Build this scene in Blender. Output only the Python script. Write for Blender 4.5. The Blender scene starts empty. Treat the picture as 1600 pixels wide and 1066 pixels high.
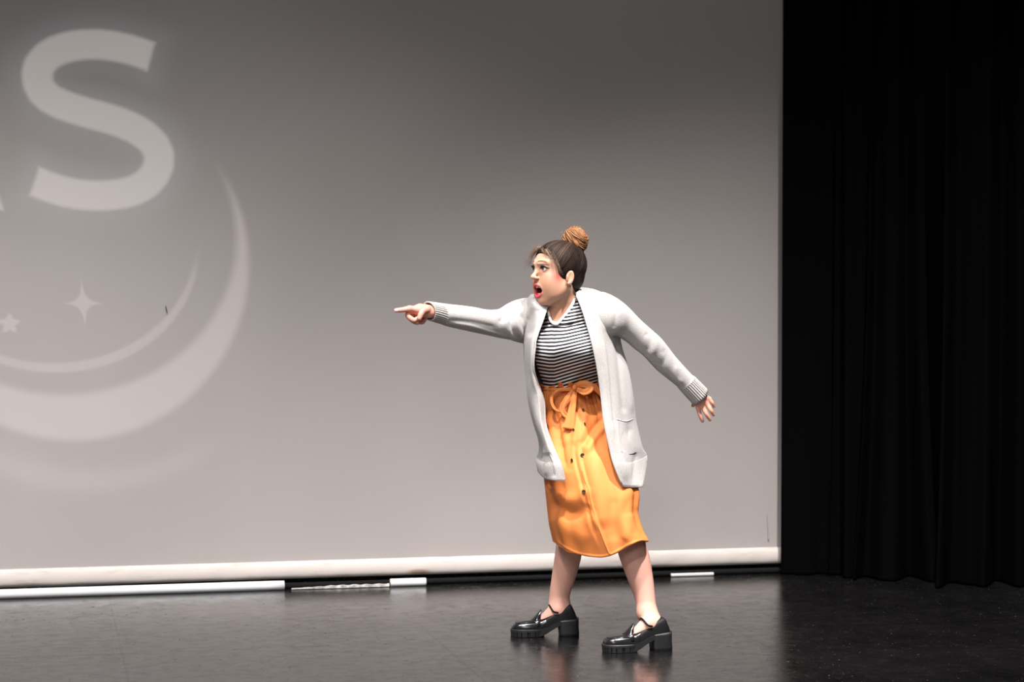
import bpy, math, random
import numpy as np
from mathutils import Vector, Matrix
random.seed(7); rng = np.random.default_rng(7)
SC = bpy.context.scene
COL = SC.collection
# ------------------------------------------------------------------ camera, world, lights, exposure
F = 3200.0; CAMH = 1.35; HOR = 465.0
PITCH = math.atan((533.0-HOR)/F)
cd = bpy.data.cameras.new('camera'); cam = bpy.data.objects.new('camera', cd); COL.objects.link(cam)
cd.sensor_width = 36; cd.lens = F/1600*36; cd.clip_end = 200
cam.location = (0, 0, CAMH); cam.rotation_euler = (math.pi/2-PITCH, 0, 0)
cd.dof.use_dof = True; cd.dof.focus_distance = 7.95; cd.dof.aperture_fstop = 3.2
SC.camera = cam
SC.view_settings.view_transform = 'Standard'; SC.view_settings.look = 'None'
SC.view_settings.exposure = 0.0; SC.view_settings.gamma = 1.0; SC.view_settings.use_curve_mapping = False
W = bpy.data.worlds.new('dark_hall'); SC.world = W; W.use_nodes = True
W.node_tree.nodes['Background'].inputs[0].default_value = (.9, .95, 1, 1)
W.node_tree.nodes['Background'].inputs[1].default_value = 0.02

def aim(o, tgt):
    o.rotation_euler = (Vector(tgt)-o.location).to_track_quat('-Z', 'Y').to_euler()
def spot(name, loc, tgt, power, size, blend, rad, color=(1, 1, 1)):
    l = bpy.data.lights.new(name, 'SPOT'); l.energy = power; l.spot_size = math.radians(size); l.spot_blend = blend
    l.shadow_soft_size = rad; l.color = color
    o = bpy.data.objects.new(name, l); COL.objects.link(o); o.location = loc; aim(o, tgt); return o
# front-of-house stage lamps on the actor (steep, from the front)
spot('key_lamp', (-3.6, 3.2, 6.6), (0.2, 8.0, .50), 170, 17.5, .7, .08, (1, .965, .93))
spot('front_lamp_right', (2.3, 2.6, 6.6), (0.2, 8.0, .45), 60, 17.5, .7, .10, (1, .965, .93))
spot('front_lamp_low', (-1.5, .2, 6.3), (0.2, 8.0, .50), 900, 17, .8, .35, (1, .97, .95))
# overhead row washing the lower half of the projection screen
for x_, k_, z_ in ((-2.6, 1.3, 1.35), (-.7, .80, 1.42), (1.6, 1.5, .6)):
    spot('screen_wash_lamp', (x_*.92, 5.2+x_*.23, 6.3), (x_, 7.25+x_*.235, z_), 2750*k_, 60, 1.0, .15, (1, .955, .94))
spot('hall_fill', (-1.0, -6.0, 6.0), (-.6, 9.8, 2.6), 2000, 40, 1.0, 1.5, (1, .97, .95))  # added soft fill, no known source, lifts the top of the screen

def P(px, py, Y):
    f = (0, math.cos(PITCH), -math.sin(PITCH)); u = (0, math.sin(PITCH), math.cos(PITCH))
    a = (px-800)/F; b = (533-py)/F
    d = np.array([a, f[1]+b*u[1], f[2]+b*u[2]])
    return d*(Y/d[1])+np.array([0, 0, CAMH])
def proj(V):
    V = np.asarray(V, float); q = V-np.array([0, 0, CAMH])
    c, s = math.cos(PITCH), math.sin(PITCH)
    dep = q[..., 1]*c-q[..., 2]*s; up = q[..., 1]*s+q[..., 2]*c
    return 800+F*q[..., 0]/dep, 533-F*up/dep
def floor_at(px, py):
    p1 = P(px, py, 1.0); t = -CAMH/(p1[2]-CAMH)
    return np.array([p1[0]*t, t, 0.0])

# ------------------------------------------------------------------ materials
def mat(name, color=(.5, .5, .5), rough=.6, metal=0, bump=None, attr=None, spec=None, sheen=0, sss=0, var=None, coat=0):
    m = bpy.data.materials.new(name); m.use_nodes = True; nt = m.node_tree; b = nt.nodes['Principled BSDF']
    b.inputs['Base Color'].default_value = (*color, 1); b.inputs['Roughness'].default_value = rough
    b.inputs['Metallic'].default_value = metal
    if spec is not None: b.inputs['Specular IOR Level'].default_value = spec
    if sheen: b.inputs['Sheen Weight'].default_value = sheen; b.inputs['Sheen Roughness'].default_value = .5
    if coat: b.inputs['Coat Weight'].default_value = coat; b.inputs['Coat Roughness'].default_value = .12
    if sss:
        b.inputs['Subsurface Weight'].default_value = sss; b.inputs['Subsurface Scale'].default_value = .012
        b.inputs['Subsurface Radius'].default_value = (1, .35, .2)
    src = None
    if attr:
        a = nt.nodes.new('ShaderNodeAttribute'); a.attribute_name = attr; src = a.outputs['Color']
        nt.links.new(src, b.inputs['Base Color'])
    tc = nt.nodes.new('ShaderNodeTexCoord')
    if var:   # (scale, amount, stretch)
        n = nt.nodes.new('ShaderNodeTexNoise'); n.inputs['Scale'].default_value = var[0]; n.inputs['Detail'].default_value = 4
        mp = nt.nodes.new('ShaderNodeMapping'); mp.inputs['Scale'].default_value = var[2]
        nt.links.new(tc.outputs['Object'], mp.inputs[0]); nt.links.new(mp.outputs[0], n.inputs['Vector'])
        mr = nt.nodes.new('ShaderNodeMapRange'); mr.inputs['From Min'].default_value = .3; mr.inputs['From Max'].default_value = .7
        mr.inputs['To Min'].default_value = 1-var[1]; mr.inputs['To Max'].default_value = 1+var[1]
        nt.links.new(n.outputs[0], mr.inputs[0])
        vm = nt.nodes.new('ShaderNodeVectorMath'); vm.operation = 'SCALE'
        if src: nt.links.new(src, vm.inputs[0])
        else: vm.inputs[0].default_value = color
        nt.links.new(mr.outputs[0], vm.inputs['Scale']); nt.links.new(vm.outputs[0], b.inputs['Base Color'])
    if bump:  # (scale, strength, distance, stretch)
        n = nt.nodes.new('ShaderNodeTexNoise'); n.inputs['Scale'].default_value = bump[0]; n.inputs['Detail'].default_value = 3
        mp = nt.nodes.new('ShaderNodeMapping'); mp.inputs['Scale'].default_value = bump[3]
        nt.links.new(tc.outputs['Object'], mp.inputs[0]); nt.links.new(mp.outputs[0], n.inputs['Vector'])
        bp = nt.nodes.new('ShaderNodeBump'); bp.inputs['Strength'].default_value = bump[1]; bp.inputs['Distance'].default_value = bump[2]
        nt.links.new(n.outputs[0], bp.inputs['Height']); nt.links.new(bp.outputs[0], b.inputs['Normal'])
    return m
ONE = (1, 1, 1)
M = {}
M['black_cloth'] = mat('black_drape', (.0018, .0016, .0018), .95, spec=.015, bump=(140, .3, .002, ONE))
M['black_wall'] = mat('black_paint', (.006, .006, .006), .9, spec=.1)
M['pipe_white'] = mat('white_enamelled_pipe', (.62, .63, .64), .28, var=(6, .05, ONE))
M['pipe_black'] = mat('black_pipe', (.006, .006, .006), .8, spec=.1)
M['tape'] = mat('worn_white_tape', (.42, .40, .38), .7, var=(40, .5, (1, 1, 1)))
M['skin'] = mat('skin', attr='tint', rough=.42, sss=.12, spec=.4, bump=(260, .08, .0015, ONE))
M['hair'] = mat('dark_brown_hair', (.016, .010, .008), .55, spec=.10, bump=(300, .4, .001, (1, 1, .25)), var=(60, .35, (1, 1, .4)))
M['hair_light'] = mat('golden_brown_hair', (.36, .17, .07), .38, var=(45, .55, (1, 1, .5)))
M['hair_t'] = mat('hair_strands', attr='tint', rough=.55, spec=.12)
M['wisp'] = mat('light_brown_wisps', (.23, .14, .09), .5)
M['knit'] = mat('heather_grey_knit', (.385, .363, .350), .9, spec=.15, sheen=.12, bump=(420, .5, .0022, (1, 1, .6)), var=(150, .10, (1, 1, 1.6)))
M['skirt'] = mat('mustard_orange_crepe', (.71, .218, .056), .62, spec=.25, bump=(500, .15, .001, ONE))
M['bow'] = mat('mustard_orange_sash', (.75, .255, .072), .6, spec=.25)
M['white_rib'] = mat('white_rib_cotton', (.82, .80, .79), .8)
M['leather'] = mat('black_patent_leather', (.010, .010, .011), .20, spec=.6, bump=(90, .05, .001, ONE))
M['leather_dull'] = mat('black_suede_quarter', (.006, .006, .0065), .6, spec=.25)
M['rubber'] = mat('black_rubber_sole', (.010, .010, .011), .5)
M['eye_white'] = mat('eye', attr='tint', rough=.12)
M['lash'] = mat('black_lashes', (.008, .006, .006), .6)
M['teeth'] = mat('teeth', (.85, .82, .76), .25)
M['tongue'] = mat('tongue', (.55, .14, .14), .4)
M['button'] = mat('tortoiseshell_button', (.06, .03, .015), .2, var=(300, .8, ONE), coat=.6)
M['stud'] = mat('silver_stud', (.85, .85, .87), .12, metal=1)

def shirt_mat():
    m = bpy.data.materials.new('black_white_striped_jersey'); m.use_nodes = True; nt = m.node_tree; b = nt.nodes['Principled BSDF']
    a = nt.nodes.new('ShaderNodeAttribute'); a.attribute_name = 'stripe'
    def mth(op, x, y=None, z=None):
        n = nt.nodes.new('ShaderNodeMath'); n.operation = op
        for i, v in enumerate((x, y, z)):
            if v is None: continue
            if isinstance(v, (int, float)): n.inputs[i].default_value = v
            else: nt.links.new(v, n.inputs[i])
        return n.outputs[0]
    fr = mth('FRACT', a.outputs['Fac']); d = mth('ABSOLUTE', mth('SUBTRACT', fr, .5))
    k = nt.nodes.new('ShaderNodeMapRange'); k.inputs['From Min'].default_value = .25; k.inputs['From Max'].default_value = .30
    nt.links.new(d, k.inputs[0])
    mx = nt.nodes.new('ShaderNodeMix'); mx.data_type = 'RGBA'
    mx.inputs[6].default_value = (.012, .012, .016, 1); mx.inputs[7].default_value = (.80, .785, .775, 1)
    nt.links.new(k.outputs[0], mx.inputs[0]); nt.links.new(mx.outputs[2], b.inputs['Base Color'])
    b.inputs['Roughness'].default_value = .85; b.inputs['Specular IOR Level'].default_value = .2
    return m
M['shirt'] = shirt_mat()

# ------------------------------------------------------------------ object helpers
def setp(o, label=None, cat=None, group=None, kind=None):
    if label: o['label'] = label
    if cat: o['category'] = cat
    if group: o['group'] = group
    if kind: o['kind'] = kind
    return o
def obj(name, V, Fc, m, parent=None, smooth=True, attrs=None):
    me = bpy.data.meshes.new(name)
    me.from_pydata(np.asarray(V, float).tolist(), [], [tuple(int(i) for i in f) for f in Fc]); me.update()
    if smooth: me.polygons.foreach_set('use_smooth', [True]*len(me.polygons))
    if m is not None: me.materials.append(m)
    if attrs:
        for k, a in attrs.items():
            a = np.asarray(a, np.float32)
            if a.ndim == 1:
                at = me.attributes.new(k, 'FLOAT', 'POINT'); at.data.foreach_set('value', a)
            else:
                at = me.attributes.new(k, 'FLOAT_COLOR', 'POINT')
                at.data.foreach_set('color', np.hstack([a, np.ones((len(a), 1), np.float32)]).ravel())
    o = bpy.data.objects.new(name, me); COL.objects.link(o)
    if parent is not None: o.parent = parent; o.matrix_parent_inverse = Matrix.Identity(4)
    return o
class MB:
    def __init__(s): s.V = []; s.F = []; s.n = 0; s.A = []
    def add(s, V, Fc, a=None):
        V = np.asarray(V, float); s.V.append(V); s.F += [tuple(int(i)+s.n for i in f) for f in Fc]; s.n += len(V)
        if a is not None: s.A.append(np.tile(np.asarray(a, float), (len(V), 1)) if np.ndim(a) == 1 else a)
    def build(s, name, m, parent=None, smooth=True, origin=None):
        V = np.vstack(s.V)
        return obj(name, V, s.F, m, parent, smooth, {'tint': np.vstack(s.A)} if s.A else None)
def box(c0, c1):
    x0, y0, z0 = c0; x1, y1, z1 = c1
    V = [(x, y, z) for z in (z0, z1) for y in (y0, y1) for x in (x0, x1)]
    return V, [(0, 2, 3, 1), (4, 5, 7, 6), (0, 1, 5, 4), (2, 6, 7, 3), (0, 4, 6, 2), (1, 3, 7, 5)]
def catmull(A, n, closed=False):
    A = np.asarray(A, float); k = len(A)
    if closed: t = np.arange(n)/n*k
    else: t = np.linspace(0, k-1, n)
    i = np.floor(t).astype(int)
    if not closed: i = np.minimum(i, k-2)
    f = (t-i).reshape((-1,)+(1,)*(A.ndim-1))
    def g(j): 
        if closed: return A[j % k]
        r = A[np.clip(j, 0, k-1)].copy()
        lo = j < 0; hi = j > k-1
        if lo.any(): r[lo] = 2*A[0]-A[1]
        if hi.any(): r[hi] = 2*A[-1]-A[-2]
        return r
    p0, p1, p2, p3 = g(i-1), g(i), g(i+1), g(i+2)
    return .5*((2*p1)+(-p0+p2)*f+(2*p0-5*p1+4*p2-p3)*f*f+(-p0+3*p1-3*p2+p3)*f**3)
def surf(ctrl, nv, nu, closed=False):
    G = catmull(ctrl, nv); G = np.swapaxes(catmull(np.swapaxes(G, 0, 1), nu, closed), 0, 1); return G
def gfaces(nv, nu, closed, flip=False, caps=(False, False)):
    F_ = []
    for j in range(nv-1):
        for i in range(nu if closed else nu-1):
            a = j*nu+i; b = j*nu+(i+1) % nu; q = (a, b, b+nu, a+nu)
            F_.append(q[::-1] if flip else q)
    if caps[0]: F_.append(tuple(range(nu))[::-1 if not flip else 1])
    if caps[1]: F_.append(tuple(range((nv-1)*nu, nv*nu))[::1 if not flip else -1])
    return F_
def gnormals(G, closed):
    if closed: du = np.roll(G, -1, 1)-np.roll(G, 1, 1)
    else: du = np.gradient(G, axis=1)
    dv = np.gradient(G, axis=0); n = np.cross(du, dv); return n/(np.linalg.norm(n, axis=-1, keepdims=True)+1e-12)
def tube(pts, r, sides=8, closed=False, n=None, flat=1.0):
    pts = np.asarray(pts, float)
    if n: pts = catmull(pts, n, closed)
    k = len(pts); r = np.broadcast_to(np.asarray(r, float), (k,)) if np.ndim(r) == 0 or len(r) == k else np.interp(np.linspace(0, 1, k), np.linspace(0, 1, len(r)), r)
    T = (np.roll(pts, -1, 0)-np.roll(pts, 1, 0)) if closed else np.gradient(pts, axis=0)
    T /= np.linalg.norm(T, axis=1, keepdims=True)+1e-12
    up = np.array([.12, -.3, .95]); V = []
    u = np.cross(T[0], up); u /= np.linalg.norm(u)
    for i in range(k):
        u = u-T[i]*np.dot(u, T[i]); u /= np.linalg.norm(u)+1e-12; w = np.cross(T[i], u)
        for s in range(sides):
            a = 2*math.pi*s/sides; V.append(pts[i]+r[i]*(math.cos(a)*u+flat*math.sin(a)*w))
    Fc = gfaces(k, sides, True, caps=(not closed, not closed))
    if closed:
        for i in range(sides): Fc.append(((k-1)*sides+i, (k-1)*sides+(i+1) % sides, (i+1) % sides, i))
    return np.array(V), Fc
def pl_dist(px, py, pts):
    """distance to polyline, signed side (+ = right of travel direction in picture terms), and fraction along"""
    best = np.full(np.shape(px), 1e9); side = np.zeros(np.shape(px)); fr = np.zeros(np.shape(px))
    n = len(pts)-1
    for i in range(n):
        ax, ay = pts[i]; bx, by = pts[i+1]; dx, dy = bx-ax, by-ay; L = dx*dx+dy*dy
        t = np.clip(((px-ax)*dx+(py-ay)*dy)/L, 0, 1); ex = px-ax-t*dx; ey = py-ay-t*dy; d = np.hypot(ex, ey)
        m = d < best; best = np.where(m, d, best); side = np.where(m, np.sign(ex*(-dy)+ey*dx), side); fr = np.where(m, (i+t)/n, fr)
    return best, side, fr
def folds(G, closed, items, sgn=1.0):
    N = gnormals(G, closed)*sgn; px, py = proj(G); fac = np.clip(-N[..., 1]*2.5+.25, 0, 1); D = 0
    for pts, amp, wl, wr in items:
        # smooth the guide line
        pp = catmull(np.array(pts, float), max(12, 6*len(pts)))
        d, s, t = pl_dist(px, py, pp); w = np.where(s > 0, wr, wl); tp = np.clip(t/.18, 0, 1)*np.clip((1-t)/.18, 0, 1)
        tp = tp*tp*(3-2*tp)
        D = D+amp*np.exp(-(d/w)**2)*(.15+.85*tp)
    return G+N*(D*fac)[..., None]

# ------------------------------------------------------------------ STAGE
SA = np.array([-2.30, 9.22]); SB = np.array([1.325, 10.06])           # feet of the screen plane (left, right)
SD = (SB-SA)/np.linalg.norm(SB-SA); SN = np.array([SD[1], -SD[0]])      # along the screen, towards the audience
def SP(u, off=0.0): return SA+SD*u+SN*off
def screen_uv(px, py):
    """where the sight line of a picture point meets the screen plane: metres along it and height"""
    p = P(px, py, 1.0)-np.array([0, 0, CAMH]); o = np.array([0.0, 0.0])
    t = np.dot(SA-o, SN)/np.dot(p[:2], SN); q = p[:2]*t
    return float(np.dot(q-SA, SD)), float(CAMH+p[2]*t)
ULEN = np.linalg.norm(SB-SA)

def floor_mat():
    m = bpy.data.materials.new('scuffed_black_stage_floor'); m.use_nodes = True; nt = m.node_tree; N = nt.nodes; L = nt.links
    b = N['Principled BSDF']; tc = N.new('ShaderNodeTexCoord')
    rot = N.new('ShaderNodeMapping'); rot.inputs['Rotation'].default_value = (0, 0, -math.radians(13.0)); L.new(tc.outputs['Object'], rot.inputs[0])
    def noise(scale, st, det=5, rough=.6):
        mp = N.new('ShaderNodeMapping'); mp.inputs['Scale'].default_value = st; L.new(rot.outputs[0], mp.inputs[0])
        n = N.new('ShaderNodeTexNoise'); n.inputs['Scale'].default_value = scale; n.inputs['Detail'].default_value = det; n.inputs['Roughness'].default_value = rough
        L.new(mp.outputs[0], n.inputs['Vector']); return n.outputs[0]
    def mr(x, a, b_, c, d):
        n = N.new('ShaderNodeMapRange'); n.inputs[1].default_value = a; n.inputs[2].default_value = b_; n.inputs[3].default_value = c; n.inputs[4].default_value = d
        L.new(x, n.inputs[0]); return n.outputs[0]
    def mth(op, x, y):
        n = N.new('ShaderNodeMath'); n.operation = op
        for i, v in enumerate((x, y)):
            if isinstance(v, (int, float)): n.inputs[i].default_value = v
            else: L.new(v, n.inputs[i])
        return n.outputs[0]
    wear = noise(2.2, (1, .8, 1), 8, .7); scr = noise(13, (1, 1.2, 1), 8, .78); scr2 = noise(38, (1, 1.0, 1), 4, .65); spk = noise(75, (1, 1.3, 1), 2, .5)
    br = N.new('ShaderNodeTexBrick'); mp = N.new('ShaderNodeMapping'); mp.inputs['Location'].default_value = (.92, -.55, 0)
    L.new(rot.outputs[0], mp.inputs[0]); L.new(mp.outputs[0], br.inputs['Vector'])
    br.inputs['Scale'].default_value = 1; br.inputs['Brick Width'].default_value = 1.22; br.inputs['Row Height'].default_value = 2.44
    br.inputs['Mortar Size'].default_value = .004; br.inputs['Mortar Smooth'].default_value = .2; br.offset = 0
    br.inputs['Color1'].default_value = (1, 1, 1, 1); br.inputs['Color2'].default_value = (.93, .93, .93, 1); br.inputs['Mortar'].default_value = (.5, .5, .5, 1)
    base = mth('ADD', mr(wear, .3, .7, .003, .007), mr(scr, .60, .78, 0, .015))
    base = mth('ADD', base, mr(spk, .70, .76, 0, .22))
    col = N.new('ShaderNodeVectorMath'); col.operation = 'SCALE'; L.new(br.outputs['Color'], col.inputs[0]); L.new(base, col.inputs['Scale'])
    tint = N.new('ShaderNodeVectorMath'); tint.operation = 'MULTIPLY'; tint.inputs[1].default_value = (1.04, .99, .97); L.new(col.outputs[0], tint.inputs[0])
    L.new(tint.outputs[0], b.inputs['Base Color'])
    ro = mth('ADD', mr(wear, .3, .7, .14, .21), mr(scr, .40, .68, -.02, .12)); ro = mth('ADD', ro, mr(scr2, .60, .70, 0, .18)); L.new(ro, b.inputs['Roughness'])
    sp = mth('MULTIPLY', mth('MULTIPLY', mr(scr2, .60, .68, 1.0, .62), mr(scr, .50, .70, 1, .72)), mr(br.outputs['Fac'], 0, 1, 1, .5)); L.new(sp, b.inputs['Specular IOR Level'])
    bp = N.new('ShaderNodeBump'); bp.inputs['Strength'].default_value = .25; bp.inputs['Distance'].default_value = .002
    hh = mth('ADD', scr, mth('MULTIPLY', br.outputs['Fac'], -1.0)); L.new(hh, bp.inputs['Height']); L.new(bp.outputs[0], b.inputs['Normal'])
    return m
v, f = box((-8, 1, -.2), (8, 16, 0)); setp(obj('floor', v, f, floor_mat(), smooth=False), 'scuffed glossy black stage floor', kind='structure')
# back wall behind screen
q0 = SP(-4.5, -3.6); q1 = SP(9, -3.6); q2 = SP(9, -3.7); q3 = SP(-4.5, -3.7)
V = [(*q, z) for z in (0, 7) for q in (q0, q1, q2, q3)]
setp(obj('wall_back', V, [(0, 1, 5, 4), (1, 2, 6, 5), (2, 3, 7, 6), (3, 0, 4, 7), (4, 5, 6, 7), (0, 3, 2, 1)], M['black_wall'], smooth=False), kind='structure')

# ---- projection screen (translucent cloth; a projector stands behind it)
def screen_mat(name, base, trans, warm=False):
    m = bpy.data.materials.new(name); m.use_nodes = True; nt = m.node_tree; N = nt.nodes; L = nt.links
    N.remove(N['Principled BSDF']); out = N['Material Output']
    tc = N.new('ShaderNodeTexCoord')
    n1 = N.new('ShaderNodeTexNoise'); n1.inputs['Scale'].default_value = 1.3; n1.inputs['Detail'].default_value = 6
    mp = N.new('ShaderNodeMapping'); mp.inputs['Scale'].default_value = (1, 1, .6); L.new(tc.outputs['Object'], mp.inputs[0]); L.new(mp.outputs[0], n1.inputs[0])
    mr = N.new('ShaderNodeMapRange'); mr.inputs[1].default_value = .3; mr.inputs[2].default_value = .7; mr.inputs[3].default_value = .955; mr.inputs[4].default_value = 1.03; L.new(n1.outputs[0], mr.inputs[0])
    sc = N.new('ShaderNodeVectorMath'); sc.operation = 'SCALE'; sc.inputs[0].default_value = base; L.new(mr.outputs[0], sc.inputs['Scale'])
    colr = sc.outputs[0]
    if warm:   # grime on the hem: soft scuffs and one brown stain
        n2 = N.new('ShaderNodeTexNoise'); n2.inputs['Scale'].default_value = 14; n2.inputs['Detail'].default_value = 8
        mp2 = N.new('ShaderNodeMapping'); mp2.inputs['Scale'].default_value = (.6, .6, 3); L.new(tc.outputs['Object'], mp2.inputs[0]); L.new(mp2.outputs[0], n2.inputs[0])
        r2 = N.new('ShaderNodeMapRange'); r2.inputs[1].default_value = .58; r2.inputs[2].default_value = .8; r2.inputs[3].default_value = 0; r2.inputs[4].default_value = .6; L.new(n2.outputs[0], r2.inputs[0])
        mx = N.new('ShaderNodeMix'); mx.data_type = 'RGBA'; L.new(r2.outputs[0], mx.inputs[0]); L.new(colr, mx.inputs[6]); mx.inputs[7].default_value = (.30, .25, .21, 1)
        u_, z_ = screen_uv(652, 892); c_ = SP(u_, .04)
        dv = N.new('ShaderNodeVectorMath'); dv.operation = 'SUBTRACT'; L.new(tc.outputs['Object'], dv.inputs[0]); dv.inputs[1].default_value = (c_[0], c_[1], z_)
        ds = N.new('ShaderNodeVectorMath'); ds.operation = 'MULTIPLY'; L.new(dv.outputs[0], ds.inputs[0]); ds.inputs[1].default_value = (1/.05, 1/.12, 1/.012)
        ln = N.new('ShaderNodeVectorMath'); ln.operation = 'LENGTH'; L.new(ds.outputs[0], ln.inputs[0])
        r3 = N.new('ShaderNodeMapRange'); r3.inputs[1].default_value = 1.3; r3.inputs[2].default_value = .6; r3.inputs[3].default_value = 0; r3.inputs[4].default_value = .75; L.new(ln.outputs['Value'], r3.inputs[0])
        mx2 = N.new('ShaderNodeMix'); mx2.data_type = 'RGBA'; L.new(r3.outputs[0], mx2.inputs[0]); L.new(mx.outputs[2], mx2.inputs[6]); mx2.inputs[7].default_value = (.30, .17, .10, 1)
        colr = mx2.outputs[2]
    d = N.new('ShaderNodeBsdfDiffuse'); L.new(colr, d.inputs[0]); t = N.new('ShaderNodeBsdfTranslucent'); t.inputs[0].default_value = (.9, .9, .9, 1)
    mx = N.new('ShaderNodeMixShader'); mx.inputs[0].default_value = trans; L.new(d.outputs[0], mx.inputs[1]); L.new(t.outputs[0], mx.inputs[2]); L.new(mx.outputs[0], out.inputs[0])
    return m
rootS = bpy.data.objects.new('projection_screen', None); COL.objects.link(rootS)
setp(rootS, 'huge pale grey projection screen with a blurred letter and crescents thrown on it', 'projection screen')
nu, nv = 90, 60; zt = 5.2
G = np.zeros((nv, nu, 3))
for j in range(nv):
    z = .115+(zt-.115)*j/(nv-1)
    # the right edge leans outward going up
    ur = ULEN+.0+.034*z*1.0
    for i in range(nu):
        u = -2.6+(ur+2.6)*i/(nu-1)
        w = .004*math.sin(u*2.1+z*.7)+.003*math.sin(u*5.3-z*1.3)+.010*math.exp(-((z-.12)/.25)**2)*math.sin(u*3.3)*.5
        q = SP(u, w); G[j, i] = (q[0], q[1], z)
obj('screen_cloth', G.reshape(-1, 3), gfaces(nv, nu, False), screen_mat('rear_projection_cloth', (.60, .555, .537), .45), rootS)
# hem pocket, a flattened tube with puckers; warmer colour paints in caught light
nu = 260; R = 16; V = np.zeros((nu, R, 3))
for i in range(nu):
    u = -2.6+(ULEN+.003+2.6)*i/(nu-1)
    pk = .0025*math.sin(u*41+math.sin(u*9)*2)+.002*math.sin(u*17)
    for k in range(R):
        a = 2*math.pi*k/R; c, s = math.cos(a), math.sin(a)
        off = .012+(.023+pk)*c; z = .083+.041*np.sign(s)*abs(s)**.8+(.006*math.sin(u*1.1) if s < 0 else 0)*0
        q = SP(u, off); V[i, k] = (q[0], q[1], z)
setp(obj('hem_pocket', V.reshape(-1, 3), gfaces(nu, R, True, caps=(True, True)), screen_mat('lit_hem_cloth', (.57, .52, .485), .05, True), rootS), 'pipe pocket sewn along the bottom edge, scuffed, warm tint for caught light')
# marks on the cloth
def mark(name, pts, wd, colr, lab):
    V = []; 
    for (px, py), w in zip(pts, wd):
        for s in (-1, 1):
            u, z = screen_uv(px+s*w, py); q = SP(u, .014); V.append((q[0], q[1], z))
    n = len(pts); F_ = [(2*i, 2*i+1, 2*i+3, 2*i+2) for i in range(n-1)]
    setp(obj(name, V, F_, mat(name+'_colour', colr, .9), rootS), lab)
mark('pen_mark', [(258.5, 478), (259.8, 484), (261, 489.5)], (.5, .9, .5), (.05, .05, .05), 'small dark tick on the cloth')
mark('streak', [(1197.5, 800), (1199, 825), (1199.5, 842)], (.25, .5, .8), (.36, .34, .33), 'faint vertical grey streak')

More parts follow.
